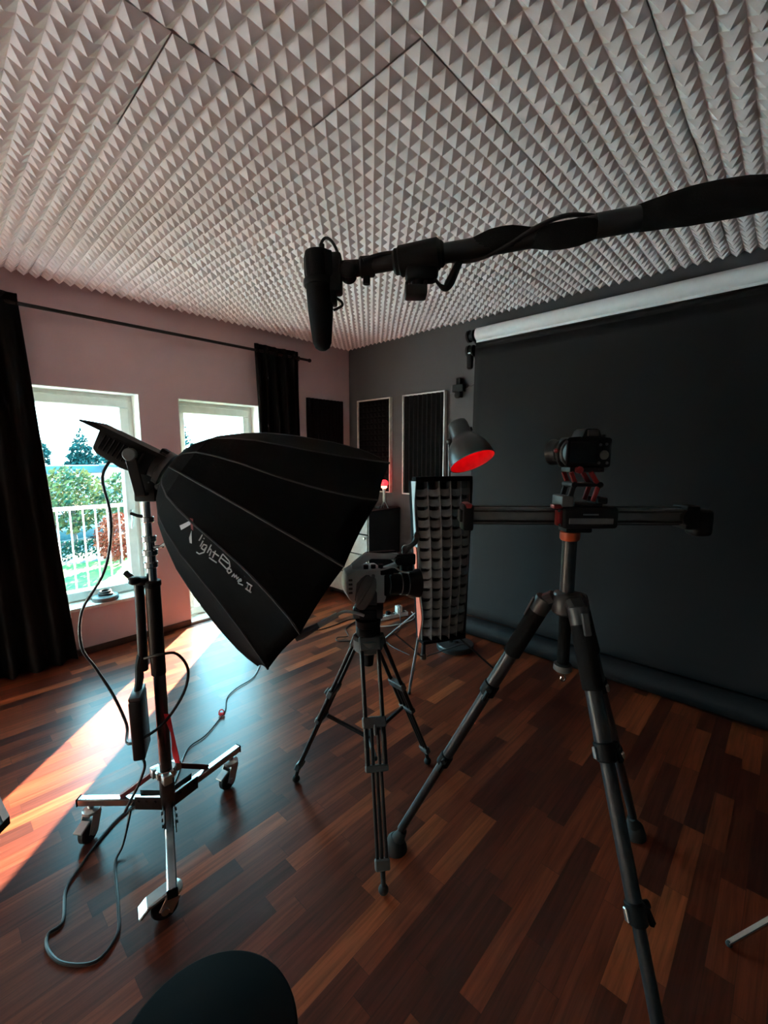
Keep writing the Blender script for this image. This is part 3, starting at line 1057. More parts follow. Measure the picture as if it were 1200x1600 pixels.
# hub plates, three legs, braces
HZ = .165
cast = {'L': Vector((-1.899, .337, 0)), 'R': Vector((-1.757, .845, 0)), 'F': Vector((-1.366, .437, 0))}
hub = P + R3 @ Vector((.012, 0, 0))
MB().cyl(hub + Vector((0, 0, HZ - .03)), hub + Vector((0, 0, HZ + .13)), .027, n=18, bev=.003).build('hub_tube', 'steel_dark', t)
MB().cyl(hub + Vector((0, 0, HZ + .10)), hub + Vector((0, 0, HZ + .135)), .038, n=20, bev=.005).build('hub_ring', 'chrome', t)
for key, e in cast.items():
    d = (e - P)
    d.z = 0
    L = d.length
    d.normalize()
    end = P + d * (L + .045)
    zl = HZ - .005 if key != 'F' else HZ - .03
    a = hub + d * .02
    a = Vector((a.x, a.y, zl))
    eb = Vector((end.x, end.y, zl - (.01 if key != 'F' else .02)))
    leg = MB().bar(a, eb, .030, .030, .004).build('leg', 'chrome', t)
    MB().bar(eb, eb + d * .004, .033, .033, .002).build('end_cap', 'black_plastic', leg)
    # riveted gusset plates at the hub
    nrm = Vector((-d.y, d.x, 0))
    b = MB()
    for s in (-1, 1):
        q = a + nrm * s * .019
        b.bar(q - d * .005, q + d * .10, .004, .052, .001)
        for m_ in (.02, .055, .085):
            pq = q + d * m_ + nrm * s * .002 + Vector((0, 0, .008))
            b.cyl(pq, pq + nrm * s * .006, .007, n=10)
    b.build('gusset', 'steel_dark', leg)
    # brace from the sliding ring to the leg
    b0 = hub + d * .042 + Vector((0, 0, HZ + .115))
    b1 = a.lerp(eb, .50) + Vector((0, 0, .015))
    if key != 'F':
        MB().bar(b0, b1, .012, .020, .003).build('brace', 'red_brace', leg)
    MB().box((-.016, -.016, -.018), (.016, .016, .018), .004, 2, Matrix.Translation(b0)).build('brace_joint', 'zinc', leg)
    # caster: swivel stem, fork, wheel, brake pedal
    top = e + Vector((0, 0, zl - .016))
    trail = {'L': Vector((.6, -.8, 0)), 'R': Vector((.3, -.9, 0)), 'F': Vector((-.25, -.97, 0))}[key].normalized()
    wc = e + trail * .024 + Vector((0, 0, .041))
    wn_ = Vector((-trail.y, trail.x, 0))
    cs = MB()
    cs.cyl(top - Vector((0, 0, .03)), top + Vector((0, 0, .004)), .012, n=14)
    cs.lathe([(.026, 0), (.032, .004), (.032, .014), (.020, .022)], 20, top - Vector((0, 0, .040)))
    for s in (-1, 1):
        p0 = top - Vector((0, 0, .036)) + wn_ * s * .022
        p1 = wc + wn_ * s * .022
        cs.bar(p0 + trail * -.004, p1 - Vector((0, 0, .006)), .004, .044, .001, up=trail)
        cs.cyl(p1, p1 + wn_ * s * .006, .012, n=12)
    cas = cs.build('caster_fork', 'zinc', leg)
    w = MB()
    w.lathe([(.012, -.015), (.036, -.015), (.041, -.009), (.041, .009), (.036, .015), (.012, .015)], 28, wc, wn_)
    w.build('wheel', 'rubber', leg)
    pd = MB()
    pa = wc + Vector((0, 0, .042)) + trail * .006
    if key == 'F':
        pd.bar(pa + Vector((0, 0, .014)) - trail * .02, pa + trail * .042 - Vector((0, 0, .008)), .048, .016, .004)
        pd.bar(pa + trail * .038 - Vector((0, 0, .006)), pa + trail * .066 - Vector((0, 0, .032)), .052, .012, .003)
    else:
        pd.bar(pa + Vector((0, 0, .006)), pa + trail * .045 - Vector((0, 0, .010)), .036, .008, .002)
    pd.build('brake_pedal', 'zinc', leg)

# lamp head on its yoke
hz = 1.33
t = thing('led_lamp_head', 'black studio lamp head tilted on top of the chromed rolling stand', 'studio lamp', Fp(.006, 0, hz), YA)
n_ax = Vector((.5011, .6725, -.5447)).normalized()
MP = Vector((-1.6238, .6162, 1.4294))          # mounting face of the dome
back = MP - n_ax * .03
ha = F.inverted().to_3x3() @ n_ax
# head frame: local x along the light's axis
xa = n_ax
ya_ = Vector((0, 0, 1)).cross(xa).normalized()
za_ = xa.cross(ya_)
HF = Matrix((xa, ya_, za_)).transposed().to_4x4()
HF.translation = back
MB(HF).prism([(-.215, -.052), (-.200, -.062), (-.105, -.066), (-.045, -.050), (-.030, -.045), (-.030, .040), (-.225, .014)], -.050, .050, bev=.006).build('housing', 'black_plastic', t)
MB(HF).lathe([(.044, -.035), (.056, -.030), (.056, -.012), (.066, -.008), (.066, .012), (.05, .016)], 32, (0, 0, 0), (1, 0, 0)).build('mount_ring', 'black_metal', t)
b = MB(HF)
for k in range(9):
    b.box((-.200 + k * .016, -.054, -.044), (-.194 + k * .016, .054, .008 + k * .0014), .002, 1)
b.build('cooling_fins', 'black_metal', t)
b = MB(HF)
b.add([(-.290, -.05, .010), (-.290, .05, .010), (-.250, .05, .026), (-.250, -.05, .026), (.0, -.05, .048), (.0, .05, .048),
       (-.290, -.05, .004), (-.290, .05, .004), (-.225, .05, .010), (-.225, -.05, .010), (.0, -.05, .036), (.0, .05, .036)],
      [[0, 1, 2, 3], [3, 2, 5, 4], [6, 9, 8, 7], [9, 10, 11, 8], [0, 6, 7, 1], [4, 5, 11, 10], [0, 3, 9, 6], [3, 4, 10, 9], [1, 7, 8, 2], [2, 8, 11, 5]])
b.build('top_plate', 'black_plastic', t)
b = MB(HF)
b.box((-.040, -.020, .040), (.004, .020, .064), .008)
b.build('mount_latch', 'black_plastic', t)
for s in (-1, 1):
    MB(HF).cyl((-.10, s * .052, -.005), (-.10, s * .075, -.005), .022, n=18, bev=.003).build('tilt_knob', 'mid_plastic', t)
yk = MB()
hc = HF @ Vector((-.10, 0, -.005))
base_c = Fp(.012, 0, 1.36)
for s in (-1, 1):
    pt = hc + ya_ * s * .066
    q = base_c + ya_ * s * .062
    yk.bar(q, pt, .010, .034, .002, up=n_ax)
yk.bar(base_c - ya_ * .066, base_c + ya_ * .066, .034, .010, .002)
yk.build('yoke', 'black_metal', t)
MB(F).box((-.020, -.028, 1.332), (.054, .028, 1.432), .006, 2).build('spigot_block', 'black_plastic', t)
b = MB(F)
b.cyl((.05, -.012, 1.385), (.066, -.012, 1.385), .012, n=14)
b.cyl((.036, -.030, 1.40), (.036, -.0285, 1.40), .003, n=8)
b.build('spigot_knob', 'mid_plastic', t)

# ------------------------------------------------------------------ the big dome softbox
n_ = n_ax
e1 = (Vector((0, 0, 1)) - n_ * n_.z).normalized()
e2 = n_.cross(e1)
MP = MP + e1 * .012
PH = -.1944
DP = [(0, .085), (.02, .128), (.06, .182), (.12, .232), (.2, .288), (.3, .340), (.42, .392), (.52, .428), (.62, .458)]
NRIB = 12
def dome_r(tt):
    for (a, ra), (b_, rb_) in zip(DP[:-1], DP[1:]):
        if tt <= b_:
            return ra + (rb_ - ra) * (tt - a) / (b_ - a)
    return DP[-1][1]
def rib_angle(k, tt):
    ph = PH + k * 2 * pi / NRIB
    return ph - .25 * sin(ph - 1.376) * sin(pi * min(1, tt / .62)) ** .8
def dome_pt(ph, r, tt):
    return MP + n_ * tt + (e1 * cos(ph) + e2 * sin(ph)) * r
def dome_surface(tt, ph, off=0.0):
    """point on the faceted dome in direction ph"""
    r = dome_r(tt)
    for k in range(-1, NRIB + 1):
        a, b_ = rib_angle(k, tt), rib_angle(k + 1, tt)
        if a <= ph <= b_:
            m = (a + b_) / 2
            rr = r * cos((b_ - a) / 2) / cos(ph - m) + off
            return dome_pt(ph, rr, tt)
    return dome_pt(ph, r + off, tt)
t = thing('dome_softbox', 'large black ribbed dome softbox with handwritten style lettering on its side', 'softbox', MP, 0)
TS = [0, .01, .02, .04, .06, .09, .12, .16, .2, .25, .3, .36, .42, .47, .52, .57, .62]
PER = 6
b = MB()
vs, fs = [], []
for j, tt in enumerate(TS):
    r = dome_r(tt)
    for k in range(NRIB):
        a, b2 = rib_angle(k, tt), rib_angle(k + 1, tt)
        p0, p1 = dome_pt(a, r, tt), dome_pt(b2, r, tt)
        for q in range(PER):
            u = q / PER
            p = p0.lerp(p1, u)
            # cloth pulled slightly inward between the ribs, small ripples
            cc = (MP + n_ * tt - p).normalized()
            p = p + cc * (.006 * sin(pi * u) * (tt / .62)) + n_ * (.004 * sin(pi * u) * -1 if tt > .6 else 0)
            vs.append(p)
NN = NRIB * PER
for j in range(len(TS) - 1):
    for i in range(NN):
        i2 = (i + 1) % NN
        fs.append([j * NN + i, j * NN + i2, (j + 1) * NN + i2, (j + 1) * NN + i])
o = b.add(vs, fs).build('cloth', 'black_cloth', t, smooth=12)
o.modifiers.new('thickness', 'SOLIDIFY').thickness = -.003
b = MB()
b.lathe([(.085, 0), (.087, .004), (.070, .006), (.066, -.004)], 36, MP, n_)
b.build('speed_ring', 'black_metal', t)
for k in range(NRIB):
    pts = [dome_pt(rib_angle(k, tt), dome_r(tt) + .001, tt) for tt in TS]
    MB().tube(pts, .0042, 6, 1).build('rib_piping', 'piping', t)
# front diffusion cloth set inside the rim
vs = [dome_pt(rib_angle(k, .6), dome_r(.60) - .006, .60) for k in range(NRIB)] + [MP + n_ * .60]
MB().add(vs, [[i, (i + 1) % NRIB, NRIB] for i in range(NRIB)]).build('front_diffuser', 'grey_cloth', t)

def ribbon(b, pts, w):
    """a printed stroke of width w following the dome"""
    P3 = [dome_surface(a_, p_, .0035) for a_, p_ in pts]
    Q = []
    for i in range(len(P3) - 1):
        for q in range(4):
            u = q / 4
            a_ = pts[i][0] * (1 - u) + pts[i + 1][0] * u
            p_ = pts[i][1] * (1 - u) + pts[i + 1][1] * u
            Q.append(dome_surface(a_, p_, .0035))
    Q.append(P3[-1])
    vs, fs = [], []
    for i, p in enumerate(Q):
        tg = (Q[min(i + 1, len(Q) - 1)] - Q[max(i - 1, 0)]).normalized()
        a0 = MP + n_ * ((p - MP).dot(n_))
        nr = (p - a0).normalized()
        sd = tg.cross(nr).normalized() * w / 2
        vs += [p - sd, p + sd, p - sd - nr * .0022, p + sd - nr * .0022]
    for i in range(len(Q) - 1):
        a_ = 4 * i
        fs += [[a_, a_ + 1, a_ + 5, a_ + 4], [a_ + 2, a_ + 6, a_ + 7, a_ + 3], [a_, a_ + 4, a_ + 6, a_ + 2], [a_ + 1, a_ + 3, a_ + 7, a_ + 5]]
    b.add(vs, fs)
STROKES = {'l': [(.2289, 1.8083), (.2285, 1.8964)], 'i': [(.2398, 1.8583), (.2404, 1.939)], 'idot': [(.2386, 1.8240), (.2386, 1.8360)],
    'g': [(.2582, 1.8665), (.2467, 1.888), (.2458, 1.9441), (.2556, 1.9398), (.2583, 1.8752), (.2595, 1.9578), (.2493, 2.0185), (.2389, 2.0317)],
    'h': [(.2674, 1.8212), (.2689, 1.9285), (.269, 1.8862), (.2723, 1.8646), (.2765, 1.8738), (.2791, 1.934)],
    't': [(.2877, 1.838), (.2904, 1.9241)], 'tb': [(.2813, 1.8709), (.3049, 1.8573)], 'ul': [(.2815, 1.9536), (.3087, 1.9307)],
    'D': [(.3111, 1.8106), (.3117, 1.8981)], 'D2': [(.3117, 1.8981), (.3439, 1.905), (.3488, 1.8624), (.3381, 1.8228), (.3111, 1.8106)], 'D3': [(.3107, 1.8559), (.3402, 1.8474)],
    'o': [(.3486, 1.8854), (.3475, 1.9157), (.356, 1.9231), (.3601, 1.888), (.3541, 1.8776), (.3486, 1.8854)],
    'm': [(.3688, 1.9259), (.3698, 1.8857), (.376, 1.9133), (.3774, 1.8799), (.3843, 1.9082), (.386, 1.8798)],
    'e': [(.3893, 1.919), (.3984, 1.89), (.394, 1.8785), (.3902, 1.9005), (.3953, 1.928), (.4091, 1.9103)],
    'I1': [(.42, 1.8623), (.4245, 1.9123)], 'I2': [(.429, 1.8574), (.4348, 1.9082)], 'It': [(.4134, 1.8644), (.4328, 1.8546)], 'Ib': [(.42, 1.9164), (.4407, 1.9098)]}
b = MB()
for k, s in STROKES.items():
    ribbon(b, s, .0034)
b.build('lettering', 'logo_grey', t, smooth=0, label='pale grey lettering light Dome II')
def patch(b, quad):
    N_ = 6
    vs, fs = [], []
    for i in range(N_ + 1):
        for j in range(N_ + 1):
            u, v = i / N_, j / N_
            a_ = (quad[0][0] * (1 - u) + quad[1][0] * u) * (1 - v) + (quad[3][0] * (1 - u) + quad[2][0] * u) * v
            p_ = (quad[0][1] * (1 - u) + quad[1][1] * u) * (1 - v) + (quad[3][1] * (1 - u) + quad[2][1] * u) * v
            vs.append(dome_surface(a_, p_, .0035))
    for i in range(N_):
        for j in range(N_):
            a_ = i * (N_ + 1) + j
            fs.append([a_, a_ + 1, a_ + N_ + 2, a_ + N_ + 1])
    b.add(vs, fs)
b = MB()
patch(b, [(.1495, 1.9817), (.1723, 1.7957), (.1816, 1.8175), (.1608, 2.0068)])
patch(b, [(.1964, 1.968), (.1923, 1.8737), (.2134, 1.9976), (.2061, 2.0128)])
b.build('emblem', 'logo_grey', t, smooth=0)
b = MB()
patch(b, [(.1683, 1.7761), (.1783, 1.7554), (.1978, 1.8571), (.1891, 1.8655)])
b.build('emblem_stroke', 'logo_red', t, smooth=0)

# ------------------------------------------------------------------ control box, strap and cables at the rolling stand
t = thing('control_box', 'flat black control box hanging from the chromed rolling stand', 'control box', Fp(-.03, -.05, .40), YA)
CB = F @ Matrix.Translation((-.036, -.065, .525)) @ Matrix.Rotation(radians(-72), 4, 'Z') @ Matrix.Rotation(radians(2.5), 4, 'Y')
MB(CB).box((-.055, -.020, -.115), (.055, .020, .115), .008, 3).build('case', 'black_metal', t)
b = MB(CB)
for k in range(6):
    b.box((-.048, -.023, -.08 + k * .018), (-.03, -.020, -.074 + k * .018))
b.build('vents', 'mid_plastic', t)
MB(CB).box((-.05, -.019, .113), (.05, .019, .128), .004).build('end_plate', 'mid_plastic', t)
MB().tube([CB @ Vector((0, 0, -.112)), CB @ Vector((0, 0, -.135)), CB @ Vector((-.002, 0, -.15))], .013, 10, 2, radii=[.016, .012, .006]).build('plug', 'black_plastic', t)
hg = MB()
hg.tube([CB @ Vector((0, 0, .12)), Fp(-.046, -.03, .68), Fp(-.050, -.02, .72), Fp(-.042, -.014, .76)], .014, 10, 3, radii=[.012, .015, .014, .016])
hg.build('hanger', 'rubber', t)

pts = [(-.088, 0, 1.50), (-.141, 0, 1.418), (-.124, 0, 1.293), (-.133, 0, 1.176), (-.171, 0, 1.058), (-.257, 0, .925), (-.271, 0, .789), (-.224, 0, .701), (-.16, -.01, .599), (-.107, -.03, .495), (-.053, -.112, .476), (.03, -.08, .508), (.079, -.05, .56), (.12, -.03, .637), (.129, -.02, .713), (.092, -.02, .769), (.05, -.04, .778), (-.02, -.035, .758)]
tag(MB(F).tube(pts, .0052, 8, 5).build('power_cable', 'cable'), 'black cable looping from the lamp head down to the control box', 'cable')
c2 = [CB @ Vector((-.002, 0, -.148)), Fp(-.04, -.05, .336), Fp(-.067, -.06, .263), Fp(-.10, -.09, .19)]
fl = [(-1.80, .445, .10), (-1.735, .395, .03), (-1.692, .356, .006), (-1.504, .314, .006), (-1.419, .287, .006), (-1.382, .222, .006), (-1.445, .155, .006), (-1.521, .13, .006), (-1.577, .139, .006), (-1.589, .179, .006), (-1.708, .21, .006), (-1.771, .264, .006), (-1.82, .310, .006), (-1.90, .407, .006), (-1.945, .503, .006), (-1.96, .56, .006)]
tag(MB().tube(c2 + [Vector(p) for p in fl], .0050, 8, 5).build('mains_cable', 'cable'), 'black cable lying in a long loop on the floor in front of the rolling stand', 'cable')
cord = [(-2.70, 1.56), (-2.554, 1.417), (-2.506, 1.27), (-2.444, 1.173), (-2.323, 1.099), (-2.253, 1.019), (-2.178, .911), (-2.154, .826), (-2.104, .773), (-2.008, .71), (-1.942, .661)]
t = tag(MB().tube([(x, y, .006) for x, y in cord], .0036, 8, 5).build('thin_cable', 'cable'), 'thin dark cord with a red tie running over the floor below the dome softbox', 'cord')
o = MB().torus((-2.30, 1.065, .018), .016, .0035, (.3, -.6, .3), 18, 6)
o.tube([(-2.31, 1.055, .010), (-2.285, 1.075, .012)], .008, 8, 1)
o = o.build('red_tie', 'red_cloth', t)
st = MB(F)
vs, fs = [], []
sp_ = [(.058, -.05, .552, .012), (.064, -.055, .53, .011), (.075, -.055, .482, .006), (.079, -.055, .44, .008), (.080, -.055, .416, .011), (.084, -.055, .385, .012), (.088, -.055, .360, .009)]
for i, (x, y, z, w) in enumerate(sp_):
    vs += [(x - w, y, z), (x + w, y - .002, z), (x + w, y - .004, z), (x - w, y - .002, z)]
for i in range(len(sp_) - 1):
    for q in range(4):
        fs.append([4 * i + q, 4 * i + (q + 1) % 4, 4 * i + 4 + (q + 1) % 4, 4 * i + 4 + q])
tag(st.add(vs, fs).build('cable_strap', 'red_cloth'), 'bright red cable strap dangling from the cable at the rolling stand', 'strap')

# ------------------------------------------------------------------ camcorder tripod
P = Vector((-1.213, 1.191, 0))
F = frame(P)
t = thing('video_tripod', 'black twin tube tripod with spreader carrying the grey camcorder', 'tripod', P, YA)
feet = [Vector((-1.552, 1.055, 0)), Vector((-.904, .955, 0)), Vector((-1.184, 1.564, 0))]
mids = []
for ft in feet:
    d = (ft - P).normalized()
    nr = Vector((-d.y, d.x, 0))
    top = P + d * .052 + Vector((0, 0, .735))
    end = Vector((ft.x, ft.y, .045))
    ax_ = (end - top).normalized()
    leg = MB()
    for s in (-1, 1):
        leg.cyl(top + nr * s * .033, top.lerp(end, .36) + nr * s * .033, .0085, n=12)
    lo = leg.build('leg', 'black_gloss', t)
    b = MB()
    q0, q1 = top.lerp(end, .33), top.lerp(end, .56)
    for s in (-1, 1):
        b.cyl(q0 + nr * s * .033, q1 + nr * s * .033, .0095, n=12)
        b.cyl(q0 + nr * s * .012, q1 + nr * s * .012, .0065, n=10)
    q2 = top.lerp(end, .95)
    for s in (-1, 1):
        b.cyl(q1 + nr * s * .016, q2 + nr * s * .016, .0065, n=10)
    b.cyl(q1, q2, .0065, n=10)
    b.build('lower_tubes', 'black_gloss', lo)
    for s0, s1, w_ in ((.325, .375, .090), (.535, .565, .086), (.91, .955, .052)):
        MB().bar(top.lerp(end, s0), top.lerp(end, s1), w_, .025, .004, up=d).build('leg_clamp', 'mid_plastic', lo)
    b = MB()
    kk = top.lerp(end, .35) + d * .016
    b.bar(kk, kk + d * .022 - Vector((0, 0, .03)), .028, .010, .003, up=nr)
    b.build('clamp_lever', 'mid_plastic', lo)
    b = MB()
    b.cyl(top.lerp(end, .95), Vector((ft.x, ft.y, .03)), .009, .008, n=12)
    b.ball((ft.x, ft.y, .018), .018, 14, (1, 1, .95))
    b.build('foot', 'rubber', lo)
    b = MB()
    b.bar(top + Vector((0, 0, .04)) - d * .02, top - Vector((0, 0, .012)), .088, .034, .006, up=d)
    b.build('leg_joint', 'mid_plastic', lo)
    mids.append((top.lerp(end, .50) - d * .012, d, nr))
b = MB()
b.cyl(P + Vector((0, 0, .305)), P + Vector((0, 0, .335)), .022, n=14)
for m_, d, nr in mids:
    b.bar(P + Vector((0, 0, .32)) + d * .018, m_ - Vector((0, 0, .02)), .014, .016, .003)
b.build('spreader', 'black_metal', t)
b = MB()
b.lathe([(.045, .70), (.060, .712), (.064, .735), (.064, .758), (.050, .766)], 28, P)
b.build('bowl', 'grip_grey', t)
b = MB()
b.cyl(P + Vector((0, 0, .64)), P + Vector((0, 0, .70)), .020, .026, n=18)
b.build('bowl_knob', 'black_plastic', t)
b = MB(F)
b.lathe([(.040, .766), (.050, .772), (.050, .80), (.046, .806), (.050, .810), (.052, .835), (.044, .842)], 28, P - Vector((0, 0, 0)) - P)
b.box((-.034, -.035, .838), (.036, .035, .885), .008)
b.build('fluid_head', 'black_plastic', t)
b = MB(F)
b.cyl((-.06, 0, .862), (.06, 0, .862), .026, n=22, bev=.004)
b.build('tilt_drum', 'mid_plastic', t)
MB(F).box((-.050, -.034, .884), (.062, .034, .902), .004).build('quick_plate', 'black_plastic', t)
ph_ = MB(F)
ph_.tube([(-.015, -.045, .866), (-.045, -.055, .880), (-.085, -.07, .892), (-.118, -.085, .883)], .0062, 10, 4)
hb = ph_.build('pan_bar', 'white_plastic', t)
MB(F).cyl((-.115, -.084, .884), (-.185, -.11, .851), .011, .012, n=14).build('pan_bar_sleeve', 'grey_plastic', t)
MB(F).tube([(-.180, -.108, .853), (-.215, -.122, .838), (-.245, -.133, .824), (-.268, -.142, .812)], .014, 12, 3, radii=[.011, .015, .017, .012]).build('pan_grip', 'grip_grey', t)

# ------------------------------------------------------------------ camcorder
t = thing('video_camera', 'grey camcorder with top handle and black lens on the twin tube tripod', 'video camera', F @ Vector((0, 0, .902)), YA)
V = F @ Matrix.Translation((-.005, 0, 0)) @ Matrix.Rotation(radians(16), 4, 'Z')
b = MB(V)
b.prism([(-.092, .965), (-.080, .935), (-.055, .918), (.062, .910), (.070, .93), (.070, 1.035), (.045, 1.052), (-.055, 1.052), (-.085, 1.035), (-.092, 1.005)], -.045, .060, bev=.006)
b.build('body', 'grey_plastic', t)
b = MB(V)
b.prism([(-.060, .932), (-.030, .912), (.030, .906), (.030, .955), (.0, 1.03), (-.020, 1.032), (-.052, 1.0)], -.052, -.044, bev=.003)
for k in range(4):
    b.box((-.083, -.049, .960 + k * .017), (-.068, -.044, .968 + k * .017), .001, 1)
b.build('side_panel', 'mid_plastic', t)
g = MB(V)
g.tube([(-.045, -.075, .915), (-.030, -.085, .955), (-.012, -.085, 1.00), (.0, -.075, 1.028)], .03, 14, 4, radii=[.020, .032, .031, .018])
gg = g.build('hand_grip', 'grip_grey', t)
MB(V).tube([(-.058, -.06, .918), (-.055, -.105, .945), (-.035, -.118, .985), (-.005, -.105, 1.022), (.012, -.06, 1.03)], .007, 10, 4).build('hand_strap', 'grip_grey', gg)
b = MB(V)
b.prism([(-.062, 1.050), (-.062, 1.066), (-.006, 1.108), (.004, 1.112), (.150, 1.096), (.150, 1.074), (.016, 1.086), (-.032, 1.058), (-.030, 1.050)], -.016, .016, bev=.004)
b.prism([(.120, 1.09), (.148, 1.09), (.140, 1.05), (.075, 1.030), (-.035, 1.046), (-.035, 1.056), (.070, 1.046), (.118, 1.060)], -.013, .013, bev=.003)
b.build('top_handle', 'grey_plastic', t)
b = MB(V)
b.box((.0, -.012, 1.105), (.12, .012, 1.112), .002, 1)
for x in (-.01, .02, .05):
    b.cyl((x, -.030, 1.052), (x, -.030, 1.066), .010, n=14)
b.build('handle_buttons', 'black_plastic', t)
b = MB(V)
b.box((.120, -.030, 1.052), (.200, .030, 1.098), .008)
b.box((.135, -.038, 1.030), (.185, -.018, 1.058), .005)
b.cyl((.125, -.036, 1.075), (.125, .036, 1.075), .016, n=14)
b.cyl((.165, -.045, 1.045), (.165, .03, 1.045), .011, n=14)
b.build('accessory_mount', 'black_plastic', t)
b = MB(V)
b.tube([(.155, -.01, 1.098), (.160, -.015, 1.118), (.182, -.02, 1.132), (.200, -.02, 1.150), (.206, -.02, 1.185)], .011, 10, 4, radii=[.012, .011, .010, .012, .009])
b.ball((.160, -.012, 1.118), .017, 12)
b.ball((.205, -.02, 1.172), .014, 12)
b.build('viewfinder_arm', 'mid_plastic', t)
LC = Vector((.060, .010, .972))
LD = Vector((1, 0, -.05)).normalized()
Vr = V.to_3x3()
wl_c, wl_d = V @ LC, Vr @ LD
b = MB()
b.lathe([(.036, 0), (.040, .003), (.040, .028), (.037, .030), (.037, .036), (.043, .040), (.043, .080), (.040, .083), (.046, .086), (.046, .110), (.044, .114)], 36, wl_c, wl_d)
ln = b.build('lens', 'black_plastic', t)
b = MB()
b.lathe([(.0405, .031), (.0405, .035)], 36, wl_c, wl_d, cap=False)
b.torus(wl_c + wl_d * .0845, .0435, .0022, wl_d, 36, 6)
b.torus(wl_c + wl_d * .113, .0465, .0022, wl_d, 36, 6)
b.build('lens_rings', 'lens_ring', ln)
b = MB()
b.lathe([(.046, .112), (.058, .150), (.060, .165), (.057, .165), (.045, .118)], 36, wl_c, wl_d, cap=False)
b.build('lens_hood', 'black_plastic', ln)
MB().lathe([(.044, .112), (.036, .117), (.018, .120), (.001, .121)], 30, wl_c, wl_d).build('front_glass', 'glass_dark', ln)
b = MB(V)
b.box((.055, -.046, .935), (.085, .055, 1.03), .008)
b.box((.045, -.05, 1.025), (.10, -.02, 1.05), .005)
b.build('mount_block', 'black_plastic', t)
b = MB(V)
b.tube([(-.04, -.05, 1.02), (0, -.055, 1.045), (.06, -.05, 1.05), (.10, -.045, 1.055), (.13, -.045, 1.035), (.165, -.04, 1.025)], .0035, 8, 4)
b.build('camera_cable', 'cable_grey', t)

# ------------------------------------------------------------------ slider tripod
P = Vector((-.462, 1.276, 0))
F = frame(P)
R3 = F.to_3x3()
t = thing('slider_tripod', 'tall black three legged tripod carrying the camera slider', 'tripod', P, YA)
feet = [Vector((-.988, 1.112, 0)), Vector((-.343, 1.806, 0)), Vector((-.037, .930, 0))]
AZ = 1.055
for ft in feet:
    d = (ft - P)
    d.z = 0
    d.normalize()
    nr = Vector((-d.y, d.x, 0))
    top = P + d * .062 + Vector((0, 0, AZ))
    end = Vector((ft.x, ft.y, .05))
    lo = MB().cyl(top.lerp(end, .03), top.lerp(end, .325), .0215, n=20).build('leg', 'carbon', t)
    MB().cyl(top.lerp(end, .03), top.lerp(end, .185), .0270, n=20, bev=.004).build('foam_sleeve', 'foam_grip', lo)
    MB().cyl(top.lerp(end, .31), top.lerp(end, .63), .0180, n=18).build('middle_tube', 'carbon', lo)
    MB().cyl(top.lerp(end, .61), top.lerp(end, .955), .0148, n=18).build('lower_tube', 'carbon', lo)
    for s, r in ((.315, .026), (.615, .0225)):
        b = MB()
        q = top.lerp(end, s)
        axd = (end - top).normalized()
        b.cyl(q - axd * .022, q + axd * .024, r, n=18, bev=.004)
        b.bar(q + nr * r - axd * .018, q + nr * (r + .004) + axd * .03 + nr * .010, .016, .012, .003)
        b.cyl(q + nr * (r - .004) - axd * .012, q + nr * (r + .012) - axd * .012, .009, n=12)
        b.build('leg_lock', 'black_plastic', lo)
        MB().bar(q - nr * (r + .002) - axd * .012, q - nr * (r + .002) + axd * .016, .012, .008, .002, up=nr).build('lock_plate', 'zinc', lo)
    b = MB()
    b.lathe([(.018, .055), (.030, .045), (.042, .012), (.044, 0), (.040, -.004)][::-1], 20, Vector((ft.x, ft.y, .004)))
    b.lathe([(.022, 0), (.028, .008), (.020, .045), (.015, .07)], 16, Vector((ft.x, ft.y, .03)), (top - end))
    b.build('foot', 'rubber', lo)
    b = MB()
    b.bar(P + d * .028 + Vector((0, 0, AZ + .022)), top.lerp(end, .015) + Vector((0, 0, .012)), .052, .036, .010, up=Vector((0, 0, 1)))
    b.cyl(top.lerp(end, -.012), top.lerp(end, .045), .029, .0265, n=20, bev=.004)
    b.build('leg_hinge', 'hinge_grey', lo)
    b = MB()
    b.bar(top.lerp(end, .0) + d * .030 + Vector((0, 0, .008)), top.lerp(end, .05) + d * .030, .022, .008, .003, up=d)
    b.build('angle_catch', 'mid_plastic', lo)
b = MB()
b.lathe([(.030, AZ - .03), (.040, AZ - .022), (.042, AZ + .02), (.034, AZ + .036), (.026, AZ + .04)], 24, P)
b.build('apex', 'hinge_grey', t)
MB(F).cyl((0, 0, 1.03), (0, 0, 1.252), .0205, n=22).build('centre_column', 'carbon', t)
MB(F).cyl((0, 0, .86), (0, 0, 1.03), .0175, n=20).build('column_grip', 'foam_grip', t)
MB(F).lathe([(.018, .872), (.026, .868), (.027, .852), (.018, .844)], 20, (0, 0, 0)).build('column_end', 'mid_plastic', t)
b = MB(F)
b.tube([(.002, 0, .846), (.002, 0, .836), (.010, 0, .826), (.006, 0, .814), (-.004, 0, .818), (-.002, 0, .828)], .0026, 8, 3)
b.build('ballast_hook', 'chrome', t)
MB(F).lathe([(.024, 1.248), (.028, 1.254), (.028, 1.272), (.024, 1.276)], 24, (0, 0, 0)).build('orange_collar', 'orange_ring', t, label='orange collar')

